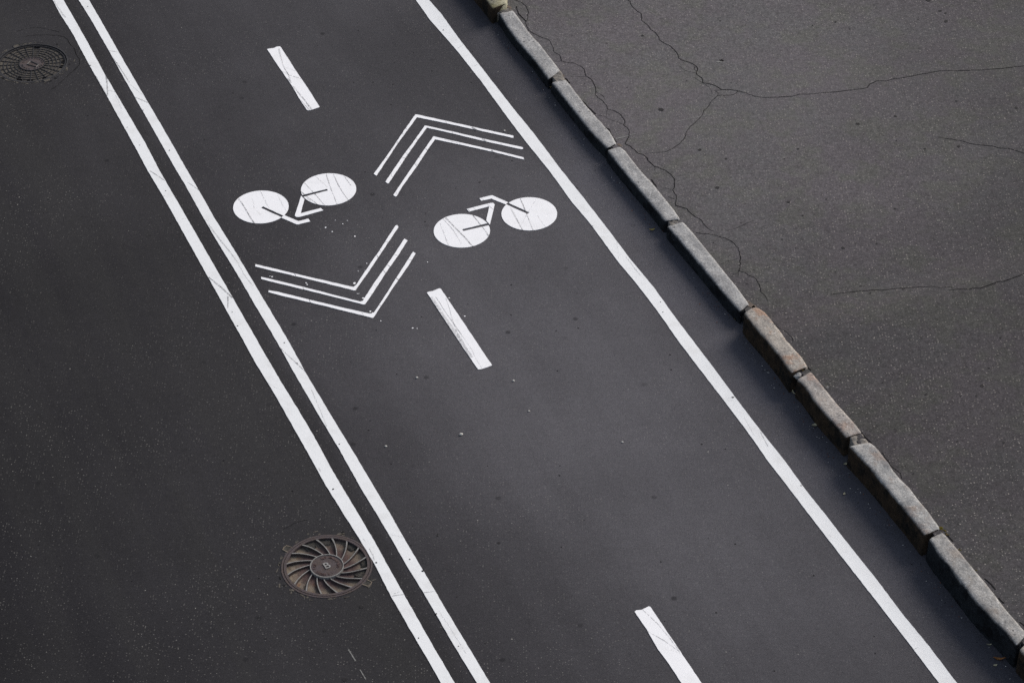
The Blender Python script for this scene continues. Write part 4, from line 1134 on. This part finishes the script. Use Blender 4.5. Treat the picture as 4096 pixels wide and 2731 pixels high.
def manhole_grid():
    root = thing("manhole_cover", "dark sunken manhole cover with a grid of rings and spokes, at the photo's left edge", "manhole cover", (CA.x, CA.y, 0), "round manhole covers in the car lane")
    R = 0.328
    FL = -0.016
    obj_of("frame_ring", [(ring_mesh(0.320, R + 0.004, -0.05, 0.002), 0), (ring_mesh(0.312, 0.321, -0.05, -0.02), 1)], (M["iron_dark"], M["pit"]), root)
    obj_of("lid", [(disc_mesh(0.314, FL), 0), (ring_mesh(0.301, 0.313, -0.05, -0.006), 1)], (M["dirt_floor"], M["iron_dark"]), root)
    parts = []
    for r in (0.158, 0.193, 0.228, 0.263):
        parts.append((ring_mesh(r - 0.003, r + 0.003, FL - 0.002, -0.010, 80), 0))
    for k in range(24):
        a_ = 2 * pi * (k + 0.35) / 24
        parts.append((wall_path([(r * cos(a_), r * sin(a_)) for r in (0.115, 0.2, 0.303)], 0.0062, FL - 0.002, -0.009), 0))
    obj_of("grid", parts, (M["iron_dark"],), root)
    for k, (r0, r1, a0, a1) in enumerate(((0.266, 0.298, 84, 97), (0.266, 0.299, 2, 13), (0.266, 0.299, -14, -3), (0.266, 0.298, -112, -98), (0.268, 0.299, -92, -80), (0.232, 0.26, -118, -106), (0.266, 0.299, -62, -52))):
        vs = []
        for q in range(7):
            a_ = radians(a0 + (a1 - a0) * q / 6)
            vs += [Vector((r0 * cos(a_), r0 * sin(a_), FL + 0.0015)), Vector((r1 * cos(a_), r1 * sin(a_), FL + 0.0015))]
        fs = [(2 * q, 2 * q + 1, 2 * q + 3, 2 * q + 2) for q in range(6)]
        obj_of("drain_slot", [((vs, fs), 0)], (M["pit"],), root)
    hub = obj_of("hub", [(disc_mesh(0.117, -0.009, 72, 0.03), 0), (ring_mesh(0.113, 0.119, -0.03, -0.005, 72), 1)], (M["iron"], M["iron_dark"]), root)
    W4 = [(-0.046, -0.013), (-0.019, 0.041), (0.0616, -0.020), (0.045, -0.056)]
    obj_of("emblem", [(wall_path([W4[0], W4[3]], 0.007, -0.01, -0.003), 0), (wall_path([W4[1], W4[2]], 0.007, -0.01, -0.003), 0), (wall_path([W4[2], W4[3]], 0.005, -0.01, -0.004), 1), (wall_path([W4[0], W4[1]], 0.005, -0.01, -0.004), 1)], (M["iron_dark"], M["iron_worn"]), hub)
    mes = []
    for k in range(22):
        a_ = 2 * pi * k / 22
        if k in (0, 11, 17):
            continue
        mes.append(letter("MOCBATGPEKLI"[k % 12], 0.022, (0.092 * cos(a_), 0.092 * sin(a_)), a_ - pi / 2, -0.009, 0.0025, root, "inscription", "iron"))
    for me in mes:
        link("letter", me, (M["iron_dark"],), hub)
    for a_ in (122, -58):
        lug(root, radians(a_), R - 0.004, R + 0.040, 0.075, 0.001, "dirt_floor", "iron_dark")
manhole_swirl()
manhole_grid()

# crumbled asphalt and dust around the frames
def collar(c, R, name):
    mb = MB()
    for k in range(120):
        a_ = random.random() * 2 * pi
        if name == "b" and cos(a_ - 0.35) > 0.80:
            continue
        dense = 0.35 + 0.65 * max(0, noise.noise(Vector((cos(a_) * 2.1, sin(a_) * 2.1, c.x))) + 0.25)
        if random.random() > dense:
            continue
        r = R + 0.006 + abs(random.gauss(0, 0.020))
        p = Vector((c.x + r * cos(a_), c.y + r * sin(a_), 0.0015 + k * 0.000004))
        mb.disc(p, random.uniform(0.005, 0.022), random.uniform(0.003, 0.010), a_ + pi / 2 + random.uniform(-0.4, 0.4), random.choice((0, 0, 1, 2)), 9, 0.45)
    return mb
for c_, nm in ((CA, "a"), (CB, "b")):
    mb = collar(c_, 0.334, nm)
    o = link("grit", mb.mesh(), (M["dirt_floor"], M["crack_thin"], M["dirt"]))
    o["kind"] = "stuff"

mb = MB()
for K in KENDS[1:]:
    out_ = (K[0] - K[1]); out_.z = 0; out_.normalize()
    for k in range(55):
        t_ = random.random()
        p = K[0].lerp(K[2], t_) + out_ * (0.035 + abs(random.gauss(0, 0.05)))
        p.z = 0.0022
        r_ = random.uniform(0.0016, 0.0055)
        mb.disc(p, r_, r_ * random.uniform(0.5, 1), random.random() * 3, random.choice((0, 0, 0, 1, 2)), 6, 0.35)
o = link("gutter_grit", mb.mesh(), (M["dirt"], M["pebble"], M["leaf_r"]))
o["kind"] = "stuff"

# ------------------------------------------------------------------ litter in the gutter
def leaf(p, L, W, ang, curl, mat, label, stalk=True, name="fallen_leaf", cat="leaf", group="dry leaves lying along the kerb"):
    nu, nv = 10, 5
    vs, fs = [], []
    for i in range(nu + 1):
        t = i / nu
        w = W * (sin(pi * min(1, t * 1.02)) ** 0.7) * (1.15 - 0.4 * t) + 0.0008
        for j in range(nv):
            s_ = j / (nv - 1) * 2 - 1
            x = (t - 0.5) * L
            y = s_ * w * 0.5
            z = 0.003 + curl * (s_ * s_) * W * 0.6 + curl * 0.35 * L * (2 * t - 1) ** 2 + 0.0015 * noise.noise(Vector((x * 90, y * 90, L * 50)))
            vs.append(Vector((x, y + curl * 0.28 * L * (2 * t - 1) ** 2, z)))
    for i in range(nu):
        for j in range(nv - 1):
            k = i * nv + j
            fs.append((k, k + nv, k + nv + 1, k + 1))
    if stalk:
        o0 = len(vs)
        for i in range(5):
            t = i / 4
            x = L * 0.5 + t * L * 0.45
            for dy, dz in ((-0.0011, 0), (0.0011, 0), (0, 0.0016)):
                vs.append(Vector((x, curl * 0.28 * L + dy + t * t * L * 0.15, 0.002 + curl * 0.35 * L * (1 - t) + dz)))
        for i in range(4):
            for j in range(3):
                a_ = o0 + 3 * i + j; b_ = o0 + 3 * i + (j + 1) % 3
                fs.append((a_, b_, b_ + 3, a_ + 3))
    o = link(name, mesh_from(vs, fs, None, True), (M[mat],))
    o.location = (p.x, p.y, p.z + 0.001)
    o.rotation_euler = (random.uniform(-0.2, 0.2), random.uniform(-0.1, 0.1), ang)
    tag(o, label, cat, group)
LEAVES = [
    (2086, 217, 0.062, 0.026, -1.0, 0.8, "leaf_p", "curled cream leaf at the foot of the topmost fully visible grey kerbstone"),
    (2197, 350, 0.045, 0.024, -1.2, 0.6, "leaf_y", "yellow leaf in the gutter at the joint with the brown mortar patch"),
    (2506, 742, 0.060, 0.018, -1.1, 0.7, "leaf_y", "thin curled yellow leaf at the foot of the smooth grey kerbstone"),
    (2609, 922, 0.050, 0.022, 0.3, 0.4, "leaf_y", "yellow green leaf lying apart on the asphalt near the rusty leaves"),
    (2644, 903, 0.035, 0.020, -0.8, 0.4, "leaf_y", "small yellow leaf just above the rusty red leaves"),
    (2652, 915, 0.060, 0.030, -0.7, 0.4, "leaf_r", "rusty red leaf pressed against the kerb under the narrow mortar seam"),
    (2660, 926, 0.045, 0.022, 0.6, 0.4, "leaf_r", "second smaller rusty leaf right below the larger rusty red one"),
    (2779, 1073, 0.052, 0.022, -0.9, 0.7, "leaf_y", "upper of three yellowish leaves at the foot of the long grey kerbstone"),
    (2835, 1148, 0.070, 0.026, -0.7, 0.6, "leaf_p", "middle of three yellowish leaves at the foot of the long grey kerbstone, with a stalk"),
    (2903, 1232, 0.075, 0.024, -0.9, 0.6, "leaf_p", "pale lower leaf of three at the foot of the long grey kerbstone"),
    (2942, 1279, 0.035, 0.018, -0.7, 0.4, "leaf_y", "small yellow leaf where the raised brown kerbstone begins"),
    (3024, 1384, 0.028, 0.014, 0.7, 0.4, "leaf_y", "tiny yellow leaf scrap at the foot of the raised brown kerbstone"),
    (3172, 1572, 0.060, 0.012, -1.2, 0.6, "leaf_p", "thin pale stalk like leaf below the broken corner of the pinkish kerbstone"),
    (3188, 1592, 0.060, 0.024, -0.9, 0.5, "leaf_o", "orange yellow leaf clump below the thin pale stalk"),
    (3262, 1701, 0.062, 0.036, 0.35, 0.2, "leaf_p", "large pale leaf with a long stalk beside the pinkish kerbstone"),
    (3385, 1858, 0.045, 0.030, 0.5, 0.3, "leaf_p", "crumpled pale leaf below the mortar lump on the dark gutter"),
    (3377, 1976, 0.028, 0.016, 1.2, 0.3, "leaf_p", "small pale leaf lying alone between the edge line and the long rusty kerbstone"),
    (3494, 1970, 0.022, 0.012, 0.2, 0.3, "leaf_p", "whitish crumb of leaf at the foot of the long rusty kerbstone"),
    (3868, 2424, 0.040, 0.020, -0.7, 0.4, "leaf_p", "pale leaf crumb at the foot of the kerbstone with the jagged black face"),
    (3956, 2579, 0.040, 0.012, 0.1, 0.3, "leaf_p", "thin pale leaf above the orange leaf in the lower right corner"),
    (3997, 2637, 0.085, 0.024, -0.15, 0.35, "leaf_o", "orange leaf in the gutter in the lower right corner"),
    (3981, 2661, 0.032, 0.016, 0.2, 0.3, "leaf_p", "small pale leaf just below the orange leaf"),
]
for x, y, L, W_, an, cu, mt, lb in LEAVES:
    leaf(P(x, y), L, W_, an, cu, mt, lb, stalk=L > 0.055)
p = PP(3310, 1553)
leaf(p, 0.030, 0.010, 0.5, 0.9, "paper", "small white curled paper scrap on the pavement behind the pinkish kerbstone", False, "paper_scrap", "litter", None)

def moss(p, r, nb, label):
    mb = MB()
    for k in range(nb):
        a_ = random.random() * 2 * pi
        rr = r * math.sqrt(random.random())
        c_ = Vector((rr * cos(a_) * 1.3, rr * sin(a_) * 0.7, 0))
        s_ = r * random.uniform(0.16, 0.34)
        bm = bmesh.new()
        bmesh.ops.create_icosphere(bm, subdivisions=2, radius=1)
        vs = [Vector((c_.x + v.co.x * s_ * (1 + 0.3 * noise.noise(v.co * 3 + c_ * 90)), c_.y + v.co.y * s_, max(-0.2, v.co.z) * s_ * 0.7)) for v in bm.verts]
        bm.verts.index_update()
        fs = [tuple(v.index for v in f.verts) for f in bm.faces]
        bm.free()
        mb.add(vs, fs)
    o = link("moss_tuft", mb.mesh(True), (M["moss"],))
    o.location = p
    o.rotation_euler = (0, 0, -0.85)
    tag(o, label, "moss", "moss tufts along the back of the kerb")
moss(PP(3768, 2116), 0.024, 22, "largest moss tuft, at the joint between the rusty kerbstone and the black faced one")
moss(PP(3788, 2135), 0.015, 12, "moss tuft directly below the largest tuft at the kerb joint")
moss(PP(3838, 2198), 0.012, 10, "small moss tuft behind the upper part of the black faced kerbstone")
moss(PP(3904, 2279), 0.010, 8, "lowest tiny moss tuft behind the middle of the black faced kerbstone")
moss(P(3213, 1481, 0.18), 0.012, 10, "dark moss in the joint under the raised brown kerbstone")

PEB = [(1844.8, 1736, 0.0125, "largest white pebble lying alone on the bike lane below the middle dash"),
       (1667.5, 1509.7, 0.009, "white pebble between the double line and the middle dash"),
       (1543.5, 1784, 0.008, "small white pebble right of the double line, left of the largest pebble"),
       (2054.5, 1522, 0.009, "white pebble just below and right of the middle dash"),
       (2116, 1643, 0.007, "tiny white pebble in the lane centre, above right of the largest pebble"),
       (2490, 1767, 0.008, "flat whitish pebble near the middle of the lower bike lane"),
       (2018, 523, 0.008, "white crumb beside the right end of the upper chevron's outer stripe"),
       (1800, 2676 - 100, 0.0, "")]
for x, y, r, lb in PEB:
    if r:
        o = chunk("pebble", P(x, y, r * 0.4), (r * 1.15, r * 0.9, r * 0.7), "pebble", x)
        tag(o, lb, "pebble", "pale pebbles on the bike lane")

# ------------------------------------------------------------------ daylight
SUN_EL = radians(30)
az = (VV * 0.93 + UV * 0.37).normalized()
sun_vec = Vector((az.x * cos(SUN_EL), az.y * cos(SUN_EL), sin(SUN_EL)))
sd = bpy.data.lights.new("sun", "SUN")
sd.energy = 1.5
sd.angle = radians(32)
sd.color = (1.0, 0.925, 0.835)
so = bpy.data.objects.new("sun", sd)
so.rotation_euler = sun_vec.to_track_quat("Z", "Y").to_euler()
COL.objects.link(so)

w = bpy.data.worlds.new("World")
scene.world = w
w.use_nodes = True
nt = w.node_tree
bg = nt.nodes["Background"]
sky = nt.nodes.new("ShaderNodeTexSky")
sky.sky_type = "NISHITA"
sky.sun_disc = False
sky.sun_elevation = SUN_EL
sky.sun_rotation = atan2(az.x, az.y)
sky.dust_density = 2.0
hs = nt.nodes.new("ShaderNodeHueSaturation")
hs.inputs["Saturation"].default_value = 0.62
nt.links.new(sky.outputs[0], hs.inputs["Color"])
nt.links.new(hs.outputs[0], bg.inputs[0])
bg.inputs[1].default_value = 0.06

vs_ = scene.view_settings
scene.cycles.use_denoising = False
vs_.view_transform = "Standard"
vs_.look = "None"
vs_.exposure = 1.2
vs_.gamma = 1.0
